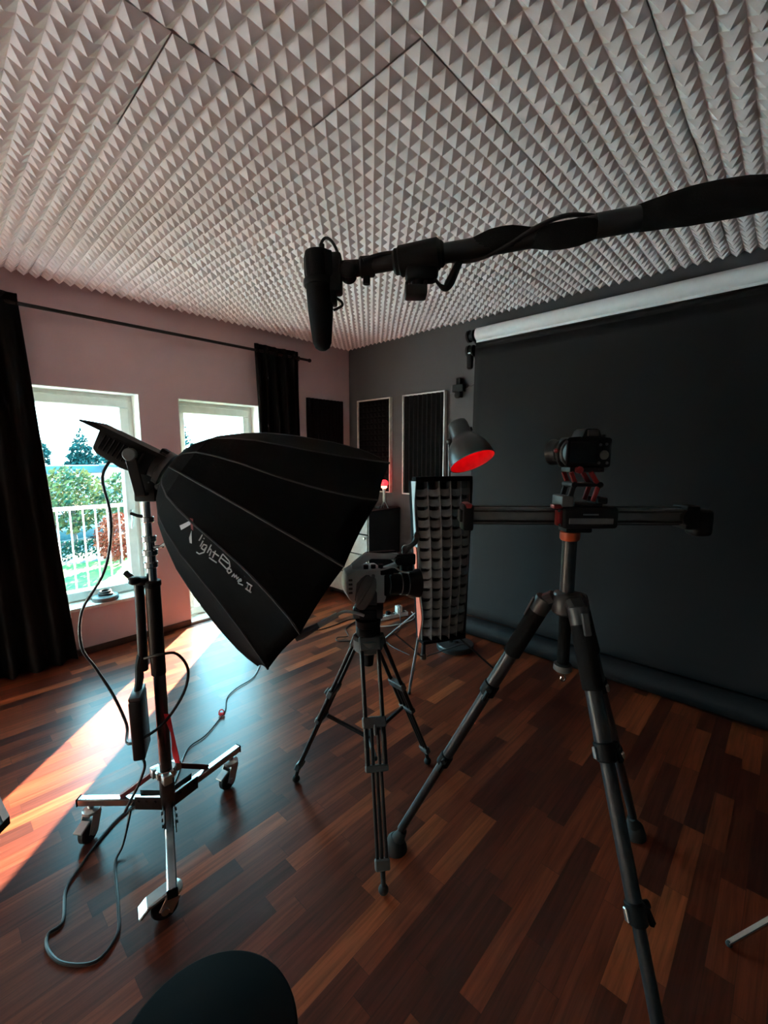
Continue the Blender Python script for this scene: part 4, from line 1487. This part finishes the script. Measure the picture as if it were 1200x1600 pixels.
# ------------------------------------------------------------------ camera slider
t = thing('camera_slider', 'long dark motorised camera slider lying across the tall tripod', 'camera slider', F @ Vector((0, 0, 1.276)), YA)
S = F @ Matrix.Translation((0, 0, .002)) @ Matrix.Rotation(radians(.25), 4, 'Y')
b = MB(S)
b.box((-.305, -.022, 1.297), (.330, .022, 1.340), .003, 2)
b.build('rail', 'mid_plastic', t)
b = MB(S)
for z in (1.304, 1.333):
    for y in (-.025, .025):
        b.cyl((-.300, y, z), (.320, y, z), .0032, n=8)
b.build('guide_rods', 'black_gloss', t)
b = MB(S)
for z in (1.2935, 1.3445):
    b.box((-.300, -.008, z - .0012), (.320, .008, z + .0012))
b.build('drive_belt', 'rubber', t)
b = MB(S)
b.box((-.322, -.032, 1.277), (-.292, .032, 1.352), .006, 2)
b.box((-.330, -.020, 1.30), (-.318, .020, 1.335), .004)
b.build('end_block', 'black_plastic', t)
MB(S).box((-.318, -.033, 1.338), (-.296, .033, 1.355), .006).build('end_pad', 'red_anod', t, label='red end pad')
b = MB(S)
b.box((.305, -.034, 1.283), (.345, .034, 1.352), .007, 2)
b.box((.340, -.030, 1.262), (.392, .030, 1.340), .014, 3)
b.cyl((.318, -.036, 1.318), (.318, .036, 1.318), .024, n=20)
b.build('motor_end', 'black_plastic', t)
b = MB(S)
b.box((-.050, -.055, 1.288), (.104, .050, 1.348), .009, 3)
b.box((-.030, -.030, 1.272), (.045, .030, 1.292), .005)
ca = b.build('carriage', 'black_plastic', t)
MB(S).box((-.034, -.0575, 1.302), (.088, -.054, 1.318), .001, 1).build('carriage_stripe', 'mid_plastic', ca)
b = MB(S)
b.box((.004, -.0568, 1.3265), (.046, -.0545, 1.3305))
b.build('maker_mark', 'mid_plastic', ca)
b = MB(S)
b.box((-.072, -.04, 1.342), (-.045, -.01, 1.354), .003)
b.box((-.066, -.05, 1.296), (-.05, -.03, 1.34), .003)
b.build('belt_clamp', 'red_anod', ca)
b = MB(S)
for x, z in ((-.060, 1.300), (-.063, 1.338)):
    b.cyl((x, -.052, z), (x, -.056, z), .003, n=8)
b.build('screws', 'chrome', ca)

# ------------------------------------------------------------------ folding tilt head with red arms
t = thing('tilt_head', 'black and red folding z shaped tilt head on the slider carriage', 'tripod head', S @ Vector((.01, 0, 1.350)), YA)
b = MB(S)
b.box((-.022, -.035, 1.346), (.068, .035, 1.356), .003)
b.build('base_plate', 'black_metal', t)
MB(S).box((-.052, -.045, 1.348), (-.020, .03, 1.378), .004).build('side_block', 'mid_plastic', t)
MB(S).box((-.0215, -.046, 1.350), (-.0185, -.040, 1.377)).build('side_block_edge', 'chrome', t)
b = MB(S)
b.box((.050, -.03, 1.354), (.084, .03, 1.374), .005)
b.cyl((.052, -.034, 1.366), (.075, -.034, 1.366), .008, n=12)
b.build('lever', 'black_plastic', t)
for y in (-.030, .022):
    MB(S).bar((-.026, y, 1.368), (-.016, y, 1.408), .008, .014, .002, up=(1, 0, 0)).build('lower_arm', 'black_metal', t)
    MB(S).bar((.040, y, 1.362), (.052, y, 1.404), .008, .013, .002, up=(1, 0, 0)).build('lower_arm', 'red_anod', t, label='red arm')
    MB(S).bar((-.012, y, 1.412), (-.026, y, 1.445), .008, .013, .002, up=(1, 0, 0)).build('upper_arm', 'red_anod', t, label='red arm')
    MB(S).bar((.050, y, 1.412), (.028, y, 1.446), .008, .013, .002, up=(1, 0, 0)).build('upper_arm', 'red_anod', t, label='red arm')
b = MB(S)
b.box((-.022, -.034, 1.404), (.062, .030, 1.414), .003)
for x in (-.016, .056):
    b.cyl((x, -.036, 1.409), (x, .032, 1.409), .0085, n=14)
b.build('hinge_plate', 'black_metal', t)
b = MB(S)
b.box((-.030, -.032, 1.444), (.066, .032, 1.458), .003)
b.build('top_plate', 'black_metal', t)
b = MB(S)
b.cyl((-.008, -.034, 1.451), (-.008, -.046, 1.451), .010, n=14)
b.build('plate_knob', 'red_anod', t)

# ------------------------------------------------------------------ mirrorless camera
CT = S @ Matrix.Translation((.024, 0, 0)) @ Matrix.Rotation(radians(7), 4, 'Z')
t = thing('mirrorless_camera', 'black mirrorless camera standing on the folding tilt head', 'camera', CT @ Vector((0, 0, 1.458)), 0)
b = MB(CT)
b.prism([(-.066, 1.462), (-.062, 1.458), (.062, 1.458), (.066, 1.462), (.068, 1.535), (.060, 1.541), (.030, 1.543), (-.030, 1.543), (-.062, 1.540), (-.067, 1.534)], -.020, .026, bev=.003)
b.build('body', 'black_plastic', t)
b = MB(CT)
b.prism([(-.030, 1.540), (-.022, 1.560), (-.014, 1.565), (.014, 1.565), (.022, 1.560), (.030, 1.540)], -.030, .030, bev=.004)
b.build('viewfinder_hump', 'black_plastic', t)
MB(CT).box((-.016, -.036, 1.543), (.016, -.028, 1.560), .003).build('eyecup', 'rubber', t)
MB(CT).box((-.060, -.0245, 1.470), (.018, -.0195, 1.528), .002).build('screen', 'screen', t)
b = MB(CT)
b.cyl((.044, -.020, 1.492), (.044, -.0235, 1.492), .013, n=22)
for x, z in ((.032, 1.520), (.050, 1.522), (.030, 1.470), (.054, 1.470)):
    b.cyl((x, -.020, z), (x, -.0225, z), .004, n=12)
b.build('buttons', 'mid_plastic', t)
b = MB(CT)
b.cyl((.046, .0, 1.541), (.046, .0, 1.549), .011, n=20)
b.cyl((.028, .010, 1.543), (.028, .010, 1.550), .008, n=18)
b.build('dials', 'black_metal', t)
b = MB(CT)
b.prism([(.040, 1.460), (.066, 1.460), (.066, 1.535), (.046, 1.540)], .022, .048, bev=.006)
b.build('grip', 'rubber', t)
lc, ld = CT @ Vector((-.030, .020, 1.500)), CT.to_3x3() @ Vector((-.42, .90, 0)).normalized()
b = MB()
b.lathe([(.030, 0), (.033, .003), (.033, .03), (.036, .034), (.036, .052), (.038, .056), (.038, .064)], 32, lc, ld)
ln = b.build('lens', 'black_metal', t)
MB().lathe([(.036, .062), (.030, .0655), (.001, .067)], 28, lc, ld).build('front_glass', 'glass_dark', ln)
# strap lug and loop hanging at the camera's left end
b = MB(CT)
b.tube([(-.066, -.012, 1.532), (-.082, -.016, 1.522), (-.092, -.016, 1.500), (-.088, -.015, 1.475), (-.070, -.012, 1.462)], .0055, 8, 5)
b.build('strap_loop', 'rubber', t)
b = MB(CT)
b.tube([(-.067, -.019, 1.530), (-.078, -.021, 1.518), (-.084, -.021, 1.500), (-.079, -.020, 1.480), (-.067, -.018, 1.466)], .0042, 8, 5)
b.box((-.070, -.022, 1.470), (-.0645, -.004, 1.528), .002)
b.build('side_cover', 'mid_plastic', t)
MB(CT).ball((-.096, -.016, 1.503), .007, 10).build('strap_bead', 'red_anod', t)

# ------------------------------------------------------------------ overhead boom
E0 = Vector((-.734, .696, 1.896))
R0 = Vector((-.082, 1.115, 1.966))
U = (R0 - E0).normalized()
BP = Vector((.504, 1.493, 0))
t = thing('boom_stand', 'thick black boom arm with wrapped cable reaching in from the right', 'boom stand', BP, YA)
def along(s, off=(0, 0, 0)):
    return E0 + (R0 - E0) * s + Vector(off)
MB().cyl(along(-.02), along(.30), .0155, n=18).build('boom_tip_tube', 'black_metal', t)
MB().cyl(along(.10), along(2.2), .0195, n=20).build('boom_tube', 'black_gloss', t)
MB().cyl(along(.62), along(2.2), .0225, n=20).build('outer_tube', 'black_gloss', t)
MB().cyl(along(.10), along(.24), .0260, n=20, bev=.005).build('boom_collar', 'black_plastic', t)
cw = []
rnd = random.Random(8)
side_ = U.cross(Vector((0, 0, 1))).normalized()
upv = side_.cross(U)
for i in range(64):
    s = .02 + i * .032
    a = i * .42 + .4
    r = .019 if s < .12 else (.0225 if s < .62 else .0255)
    hump = .006 * max(0, sin((s - .30) * 9.0)) * (1 if .30 < s < .65 else 0) + .008 * max(0, sin((s - .66) * 7.5)) * (1 if .66 < s < 1.08 else 0)
    cw.append(along(s) + side_ * cos(a) * r + upv * (sin(a) * r + hump))
MB().tube(cw, .0045, 8, 3).build('wrapped_cable', 'cable', t)
# cloth wraps holding the cable
for s0, s1, rr in ((.31, .47, .0240), (.46, .64, .0245), (.72, 1.06, .0330)):
    pts = [along(s0 + (s1 - s0) * k / 6) + upv * (.006 * sin(pi * k / 6) * (1 if s0 != .46 else -1)) for k in range(7)]
    MB().tube(pts, rr, 16, 2, radii=[rr * .72, rr * .86, rr, rr * 1.02, rr, rr * .86, rr * .72]).build('cable_wrap', 'foam_grip', t)
MB().cyl((BP.x, BP.y, .10), (BP.x, BP.y, 2.06), .0175, n=18).build('upright', 'black_gloss', t)
MB().cyl((BP.x, BP.y, 1.94), (BP.x, BP.y, 2.10), .045, n=24, bev=.008).build('boom_pivot', 'black_plastic', t)
for a in (0.35, 2.45, 4.55):
    d = Vector((cos(a), sin(a), 0))
    lo = MB().bar(BP + d * .02 + Vector((0, 0, .40)), BP + d * .50 + Vector((0, 0, .014)), .020, .014, .002).build('leg', 'black_metal', t)
    MB().ball(BP + d * .50 + Vector((0, 0, .013)), .013, 10).build('foot', 'rubber', lo)
MB().cyl((BP.x, BP.y, .36), (BP.x, BP.y, .44), .028, n=18).build('leg_collar', 'black_plastic', t)
# second stand whose bright leg shows at the lower right
tip = Vector((-.026, 1.56, .0))
r_ = Vector((cos(YA), sin(YA), 0))
f_ = Vector((-sin(YA), cos(YA), 0))
LP = tip + r_ * .60 + f_ * .08
t = thing('light_stand', 'stand whose single pale metal leg pokes in at the lower right', 'light stand', LP, YA)
base_d = (tip - LP).normalized()
for k in (0, 105, 205):
    d = Matrix.Rotation(radians(k), 3, 'Z') @ base_d
    L = (tip - LP).length
    lo = MB().bar(LP + d * .02 + Vector((0, 0, .275)), LP + d * L + Vector((0, 0, .012)), .016, .012, .002).build('leg', 'chrome', t)
    MB().ball(LP + d * (L - .004) + Vector((0, 0, .011)), .010, 10).build('foot', 'rubber', lo)
MB().cyl(LP + Vector((0, 0, .08)), LP + Vector((0, 0, 1.30)), .014, n=16).build('pole', 'chrome', t)
MB().cyl(LP + Vector((0, 0, .25)), LP + Vector((0, 0, .31)), .024, n=16).build('collar', 'black_plastic', t)

# ------------------------------------------------------------------ microphone on the boom
MF = frame(E0, YA)
t = thing('boom_microphone', 'black shotgun microphone in a foam windshield pointing down from the boom', 'microphone', E0, YA)
MI = MF @ Matrix.Translation((-.085, 0, -.055)) @ Matrix.Rotation(radians(-2.0), 4, 'Y')
MB(MI).lathe([(.001, -.118), (.008, -.1165), (.016, -.111), (.0205, -.100), (.0235, -.075), (.0275, -.03), (.029, .01), (.0315, .045), (.031, .075), (.0275, .088), (.012, .092), (.001, .092)], 30).build('windshield', 'windshield', t)
b = MB(MI)
b.box((-.026, -.026, .030), (.034, .026, .086), .008)
b.lathe([(.033, .018), (.034, .022), (.034, .028), (.033, .032)], 26)
b.build('shock_mount', 'black_plastic', t)
b = MB(MF)
b.box((-.062, -.022, -.052), (-.036, .022, .028), .006)
b.box((-.060, -.018, -.075), (-.048, .018, -.045), .004)
b.cyl((-.040, 0, -.001), (.004, .0, .002), .017, n=18, bev=.003)
b.cyl((-.022, -.020, -.008), (-.022, .020, -.008), .018, n=18, bev=.003)
b.cyl((.002, 0, .003), (.036, 0, .005), .0215, n=20, bev=.004)
b.cyl((.018, 0, -.032), (.018, 0, -.01), .008, n=12)
b.build('swivel_joint', 'black_plastic', t)
b = MB(MF)
b.tube([(-.078, 0, .030), (-.080, 0, .052), (-.070, 0, .063), (-.056, 0, .055), (-.045, 0, .034), (-.040, .0, .018)], .0032, 8, 4)
b.cyl((-.079, 0, .026), (-.079, 0, .050), .006, n=10)
b.build('mic_cable', 'cable', t)
b = MB(MF)
b.tube([(-.050, 0, -.060), (-.038, 0, -.068), (-.036, 0, -.076), (-.046, 0, -.082), (-.056, 0, -.086)], .0028, 8, 4)
b.build('mount_band', 'rubber', t)

# clamp with a small threaded mount hanging under the boom
K = frame(along(.165), YA)
t = thing('boom_clamp', 'black clamp with a small mount hanging under the boom arm', 'clamp', K.translation, YA)
b = MB(K)
b.cyl((-.042, .010, -.004), (.052, -.012, .006), .0305, n=22, bev=.008)
b.box((-.024, -.02, -.048), (.045, .02, -.010), .010)
b.build('jaw', 'black_plastic', t)
b = MB(K)
b.cyl((.002, 0, -.062), (.002, 0, -.040), .014, n=16)
b.box((-.025, -.022, -.080), (.022, .022, -.058), .005)
b.box((-.025, -.018, -.062), (-.018, .018, -.052), .002)
b.box((.014, -.018, -.062), (.022, .018, -.049), .002)
b.build('mount_foot', 'black_metal', t)
b = MB(K)
b.tube([(.035, -.01, -.040), (.048, -.012, -.058), (.060, -.012, -.064), (.070, -.012, -.052), (.085, -.010, -.020), (.095, -.006, .0)], .0062, 8, 4, radii=[.003, .004, .008, .010, .008, .006])
b.build('lock_handle', 'black_plastic', t)

# ------------------------------------------------------------------ stool, desk corner, power strip, floor cables
SC = Vector((-.669, .251, 0))
t = thing('round_stool', 'round black stool seat in the foreground at the bottom edge', 'stool', SC, 0)
MB().lathe([(.120, .405), (.150, .412), (.1575, .425), (.1590, .440), (.1565, .4495), (.153, .4515), (.001, .4515)], 64, SC).build('seat', 'stool', t)
MB().cyl(SC + Vector((0, 0, .05)), SC + Vector((0, 0, .41)), .022, n=20).build('column', 'black_metal', t)
MB().lathe([(.115, 0), (.120, .006), (.115, .016), (.03, .028), (.022, .06)], 40, SC).build('base', 'black_metal', t)
MB().lathe([(.1592, .4385), (.1600, .4425), (.1592, .4465)], 64, SC, cap=False).build('edge_trim', 'mid_plastic', t)

t = thing('side_table', 'corner of a dark table with a pale edge strip at the left border', 'table', (-1.75, -.15, 0), 0)
poly = [(-1.352, .072), (-1.952, .020), (-1.95, -.55), (-1.25, -.40), (-1.05, -.23)]
def slab(pts, z0, z1):
    n = len(pts)
    return [(x, y, z0) for x, y in pts] + [(x, y, z1) for x, y in pts], [list(range(n))[::-1], list(range(n, 2 * n))] + [[i, (i + 1) % n, n + (i + 1) % n, n + i] for i in range(n)]
MB().add(*slab(poly, .580, .5995)).build('table_top', 'cabinet_black', t)
MB().add(*slab([(-1.352, .072), (-1.952, .020), (-1.952, .006), (-1.341, .059)], .5995, .601)).build('edge_strip', 'pale_edge', t)
for x, y in ((-1.88, -.04), (-1.88, -.46), (-1.40, -.30)):
    MB().box((x - .018, y - .018, 0), (x + .018, y + .018, .580), .003, 1).build('leg', 'cabinet_black', t)

PS = Matrix.Translation((-2.612, 2.895, 0)) @ Matrix.Rotation(radians(72), 4, 'Z')
t = thing('power_strip', 'white power strip with a plugged in adapter lying on the floor', 'power strip', (-2.612, 2.895, 0), radians(72))
MB(PS).box((-.15, -.028, .0), (.15, .028, .040), .008, 3).build('housing', 'white_plastic', t)
b = MB(PS)
for k in range(5):
    x = -.115 + k * .055
    b.cyl((x, 0, .038), (x, 0, .0425), .020, n=20)
    b.box((x - .030, -.029, .036), (x - .027, .029, .041))
b.build('sockets', 'mid_plastic', t)
MB(PS).box((.03, -.026, .042), (.085, .030, .105), .006).build('plug_adapter', 'white_plastic', t)
MB(PS).box((-.075, -.018, .042), (-.035, .018, .072), .006).build('plug', 'black_plastic', t)
tag(MB().tube([(-2.66, 2.74, .012), (-2.60, 2.62, .005), (-2.50, 2.70, .005), (-2.44, 2.86, .005), (-2.46, 3.02, .005), (-2.58, 3.12, .005)], .0045, 8, 5).build('strip_cable', 'cable_grey'), 'pale cable curving beside the white power strip', 'cable')
tag(MB().tube([(x, y, .0045) for x, y in [(-2.993, 2.075), (-2.888, 2.198), (-2.86, 2.371), (-2.867, 2.548), (-2.829, 2.693), (-2.86, 2.85), (-2.90, 2.99)]], .004, 8, 5).build('floor_cable', 'cable'), 'dark cable on the floor running from the softbox toward the chest', 'cable')
tag(MB().tube([(x, y, .012 if i in (3, 4) else .0045) for i, (x, y) in enumerate([(-2.785, 2.652), (-2.782, 2.548), (-2.724, 2.401), (-2.583, 2.302), (-2.626, 2.226), (-2.586, 2.191), (-2.501, 2.271), (-2.372, 2.363), (-2.25, 2.45)])], .004, 8, 5).build('floor_cable', 'cable'), 'dark cable looped on the floor behind the camcorder tripod', 'cable')
tag(MB().tube([(-2.585, 2.93, .11), (-2.55, 2.91, .13), (-2.50, 2.86, .06), (-2.42, 2.78, .005), (-2.355, 2.654, .0045), (-2.344, 2.50, .0045), (-2.20, 2.42, .0045), (-2.0, 2.40, .0045)], .0035, 8, 5).build('floor_cable', 'cable'), 'thin dark cable from the white adapter to the gridded softbox stand', 'cable')

# ------------------------------------------------------------------ outside: balcony rail, garden, cars, houses, trees
GZ = -2.6
M['lawn'] = leaf_mat('mown_lawn', '2c4a2a', '4a5c2c', 0.0)
M['asphalt'] = mat('grey_asphalt', (0.035, 0.045, 0.05), 0.9, scale=3)
M['conifer'] = leaf_mat('blue_green_conifer', '0a2628', '17403f', 0.05)  # teal distance haze is put into the leaf colour
M['bushleaf'] = leaf_mat('mixed_green_leaves', '16362a', '5c5a34', 0.08)
M['redleaf'] = leaf_mat('red_leaves', '5a1e14', '7a3a28', 0.08)
M['hedge'] = leaf_mat('dark_hedge_leaves', '0f2c26', '1a3e30', 0.05)
M['bark'] = mat('grey_bark', (0.06, 0.05, 0.045), 0.9)
M['render'] = mat('white_house_render', (0.45, 0.46, 0.45), 0.9)
M['roof'] = mat('blue_grey_roof', (0.022, 0.07, 0.10), 0.7)
M['window_dark'] = mat('dark_house_window', (0.04, 0.07, 0.09), 0.2)
M['car_a'] = mat('teal_car_paint', (0.025, 0.07, 0.085), 0.25, coat=.6)
M['car_b'] = mat('silver_car_paint', (0.20, 0.24, 0.25), 0.25, metal=.5, coat=.6)
M['concrete'] = mat('pale_balcony_concrete', (0.55, 0.55, 0.53), 0.9)

struct(MB().box((-19.8, -45, GZ - .3), (40, 45, GZ)).build('lawn', 'lawn', smooth=0), 'sunny mown lawn below the window', 'lawn')
struct(MB().box((-150, -80, GZ - .4), (-19.8, 110, GZ - .04)).build('car_park', 'asphalt', smooth=0), 'grey car park beyond the lawn', 'car park')
struct(MB().box((-5.06, -2.5, -.22), (WX - TH, 1.47, -.05)).build('trim_7', 'concrete', smooth=0))
M['sun_bounce'] = mat('pale_sun_bounce', (0.86, 0.85, 0.83), 0.9)  # pale surface for the added sunlight reflector
struct(MB().box((-11.0, -6.0, -.25), (-5.08, -.25, -.05)).build('trim_8', 'sun_bounce', smooth=0))  # unseen slab, added to bounce sunlight up onto ceiling and paper roll
t = thing('balcony_railing', 'white balcony railing with thin upright bars outside the left window', 'railing', (-4.95, .9, -.05), 0)
yr0, yr1, xr = -1.2, 1.45, -4.95
b = MB()
b.box((xr - .02, yr0, .985), (xr + .02, yr1, 1.018), .004, 1)
b.build('top_rail', 'white_frame', t)
MB().box((xr - .014, yr0, .185), (xr + .014, yr1, .212), .003, 1).build('bottom_rail', 'white_frame', t)
y = .62
ys_ = []
while y < yr1 - .04:
    ys_.append(y)
    y += .102
y = .62 - .102
while y > .05:
    ys_.append(y)
    y -= .102
for y in ys_:
    MB().cyl((xr, y, .20), (xr, y, .995), .0065, n=8).build('bar', 'white_frame', t)
for y in (yr0 + .02, yr1 - .02):
    MB().box((xr - .02, y - .02, -.05), (xr + .02, y + .02, 1.0), .003, 1).build('post', 'white_frame', t)

def leaves(b, c, rad, n, size, rnd, shape='ball'):
    for _ in range(n):
        while True:
            p = Vector((rnd.uniform(-1, 1), rnd.uniform(-1, 1), rnd.uniform(-1, 1)))
            if shape == 'cone':
                h = (p.z + 1) / 2
                lay = (1 - h) ** .75 * (.72 + .28 * abs(sin(h * 22)))
                if Vector((p.x, p.y)).length < lay and rnd.random() < .25 + .75 * Vector((p.x, p.y)).length / max(lay, .01):
                    break
            elif p.length < 1 and rnd.random() < .25 + .75 * p.length ** 2:
                if sin(p.x * 5 + c[0]) * sin(p.y * 6 + c[1]) * sin(p.z * 5) > -.35:
                    break
        q = Vector(c) + Vector((p.x * rad[0], p.y * rad[1], p.z * rad[2]))
        s = size * rnd.uniform(.6, 1.3)
        a = Vector((rnd.gauss(0, 1), rnd.gauss(0, 1), rnd.gauss(0, 1))).normalized()
        u = a.orthogonal().normalized()
        v = a.cross(u)
        b.add([q - u * s, q + v * s * .55, q + u * s, q - v * s * .55], [[0, 1, 2, 3]])
def tree(name, label, x, y, h, w, m, kind, n, size, seed, group, trunk=.3, cat='tree'):
    rnd = random.Random(seed)
    t = thing(name, label, cat, (x, y, GZ), 0, group)
    b = MB()
    if kind == 'cone':
        leaves(b, (x, y, GZ + h * .55), (w, w, h * .48), n, size, rnd, 'cone')
    else:
        leaves(b, (x, y, GZ + h * (.5 + trunk / 2)), (w, w, h * (1 - trunk) / 2), n, size, rnd)
    b.build('foliage', m, t, smooth=0)
    b = MB()
    b.tube([(x, y, GZ), (x + .05, y, GZ + h * .3), (x, y + .04, GZ + h * .7)], .1, 8, 3, radii=[h * .02, h * .016, h * .008])
    if kind != 'cone':
        for k in range(4):
            a = k * 1.7 + seed
            b.tube([(x, y, GZ + h * .28), (x + w * .3 * cos(a), y + w * .3 * sin(a), GZ + h * .5), (x + w * .5 * cos(a), y + w * .5 * sin(a), GZ + h * .66)], .03, 6, 2, radii=[h * .010, h * .007, h * .003])
    b.build('trunk', 'bark', t)
    return t
TR = 'conifers beyond the car park'
tree('conifer_tree', 'broad conifer at the left of the window view, close to the curtain', -76, 11.4, 6.6, 3.6, 'conifer', 'cone', 3000, .26, 1, TR)
tree('conifer_tree', 'tallest pointed conifer in the middle of the window view', -67, 14.3, 7.5, 2.7, 'conifer', 'cone', 3000, .26, 2, TR)
tree('conifer_tree', 'wide conifer to the right of the tallest one, partly behind the lamp head', -60, 15.6, 6.9, 2.9, 'conifer', 'cone', 3000, .26, 3, TR)
tree('conifer_tree', 'small conifer seen through the balcony door glass', -60, 24.6, 8.6, 2.2, 'conifer', 'cone', 900, .30, 4, TR)
tree('leafy_tree', 'yellow green leafy tree in front of the railing bars', -21.3, 4.1, 3.7, 1.25, 'bushleaf', 'ball', 2600, .10, 6, None, trunk=.26)
tree('garden_bush', 'pale green bush behind the left railing bars', -23.4, 2.2, 2.6, .75, 'bushleaf', 'ball', 1500, .10, 7, None, trunk=.08, cat='bush')
tree('red_bush', 'red leaved bush at the right of the window view', -18.6, 4.95, 1.95, .80, 'redleaf', 'ball', 1700, .08, 8, None, trunk=.05, cat='bush')
tree('golden_bush', 'yellowish bush above the red one', -27.0, 7.6, 3.3, 1.2, 'bushleaf', 'ball', 1700, .11, 9, None, trunk=.12, cat='bush')
hd = thing('hedge', 'low dark green hedge along the lawn edge', 'hedge', (-19.9, 4, GZ), 0)
rnd = random.Random(12)
b = MB()
for k in range(5000):
    q = Vector((-20.1 + rnd.uniform(-.25, .25) - .5, rnd.uniform(-2, 12), GZ + .75 * rnd.random() ** .6))
    a = Vector((rnd.gauss(0, 1), rnd.gauss(0, 1), rnd.gauss(0, 1))).normalized()
    u = a.orthogonal().normalized()
    v = a.cross(u)
    s = .07 * rnd.uniform(.6, 1.3)
    b.add([q - u * s, q + v * s * .6, q + u * s, q - v * s * .6], [[0, 1, 2, 3]])
b.build('foliage', 'hedge', hd, smooth=0)

def car(label, x, y, yaw, m):
    t = thing('car', label, 'car', (x, y, GZ - .04), yaw)
    C = Matrix.Translation((x, y, GZ - .04)) @ Matrix.Rotation(yaw, 4, 'Z')
    MB(C).prism([(-2.1, .35), (-2.12, .75), (-1.95, .92), (-1.2, .98), (1.0, .98), (1.9, .86), (2.12, .68), (2.1, .35), (1.75, .28), (-1.75, .28)], -.85, .85, bev=.06).build('body', m, t)
    MB(C).prism([(-1.55, .96), (-1.15, 1.42), (.25, 1.46), (1.05, .98)], -.72, .72, bev=.05).build('cabin', 'window_dark', t)
    MB(C).prism([(-1.12, 1.40), (-1.05, 1.47), (.20, 1.50), (.32, 1.43)], -.70, .70, bev=.02).build('roof', m, t)
    for sx in (-1.3, 1.3):
        for sy in (-.86, .74):
            MB(C).cyl((sx, sy, .31), (sx, sy + .12, .31), .31, n=20, bev=.03).build('wheel', 'rubber', t)
    return t
car('dark teal car parked behind the leafy tree', -25.2, 4.6, radians(100), 'car_a')
car('silver car parked beyond the red bush', -29.5, 8.2, radians(85), 'car_b')
car('pale car parked in front of the white house', -42.0, 10.6, radians(96), 'car_b')
car('teal car parked far left below the broad conifer', -44.0, 7.2, radians(92), 'car_a')

def house(label, x0, y0, x1, y1, h, roof_h):
    t = thing('house', label, 'house', ((x0 + x1) / 2, (y0 + y1) / 2, GZ - .04), 0)
    MB().box((x0, y0, GZ - .04), (x1, y1, GZ + h)).build('walls', 'render', t, smooth=0)
    MB().box((x0 - .3, y0 - .4, GZ + h), (x1 + .5, y1 + .4, GZ + h + roof_h), .05, 1).build('roof', 'roof', t)
    k = y0 + .8
    while k < y1 - .9:
        MB().box((x1 - .02, k, GZ + .9), (x1 + .03, k + .8, GZ + 1.9)).build('window', 'window_dark', t)
        k += 1.9
    MB().box(((x0 + x1) / 2 - .3, y0 + 1.2, GZ + h), ((x0 + x1) / 2 + .3, y0 + 1.9, GZ + h + roof_h + 1.1)).build('chimney', 'render', t)
    return t
house('long low blue roofed building in the middle distance', -58, 8.0, -53, 13.6, 2.4, .75)
house('white walled house at the right of the window view', -52, 13.0, -47, 16.8, 3.1, .25)
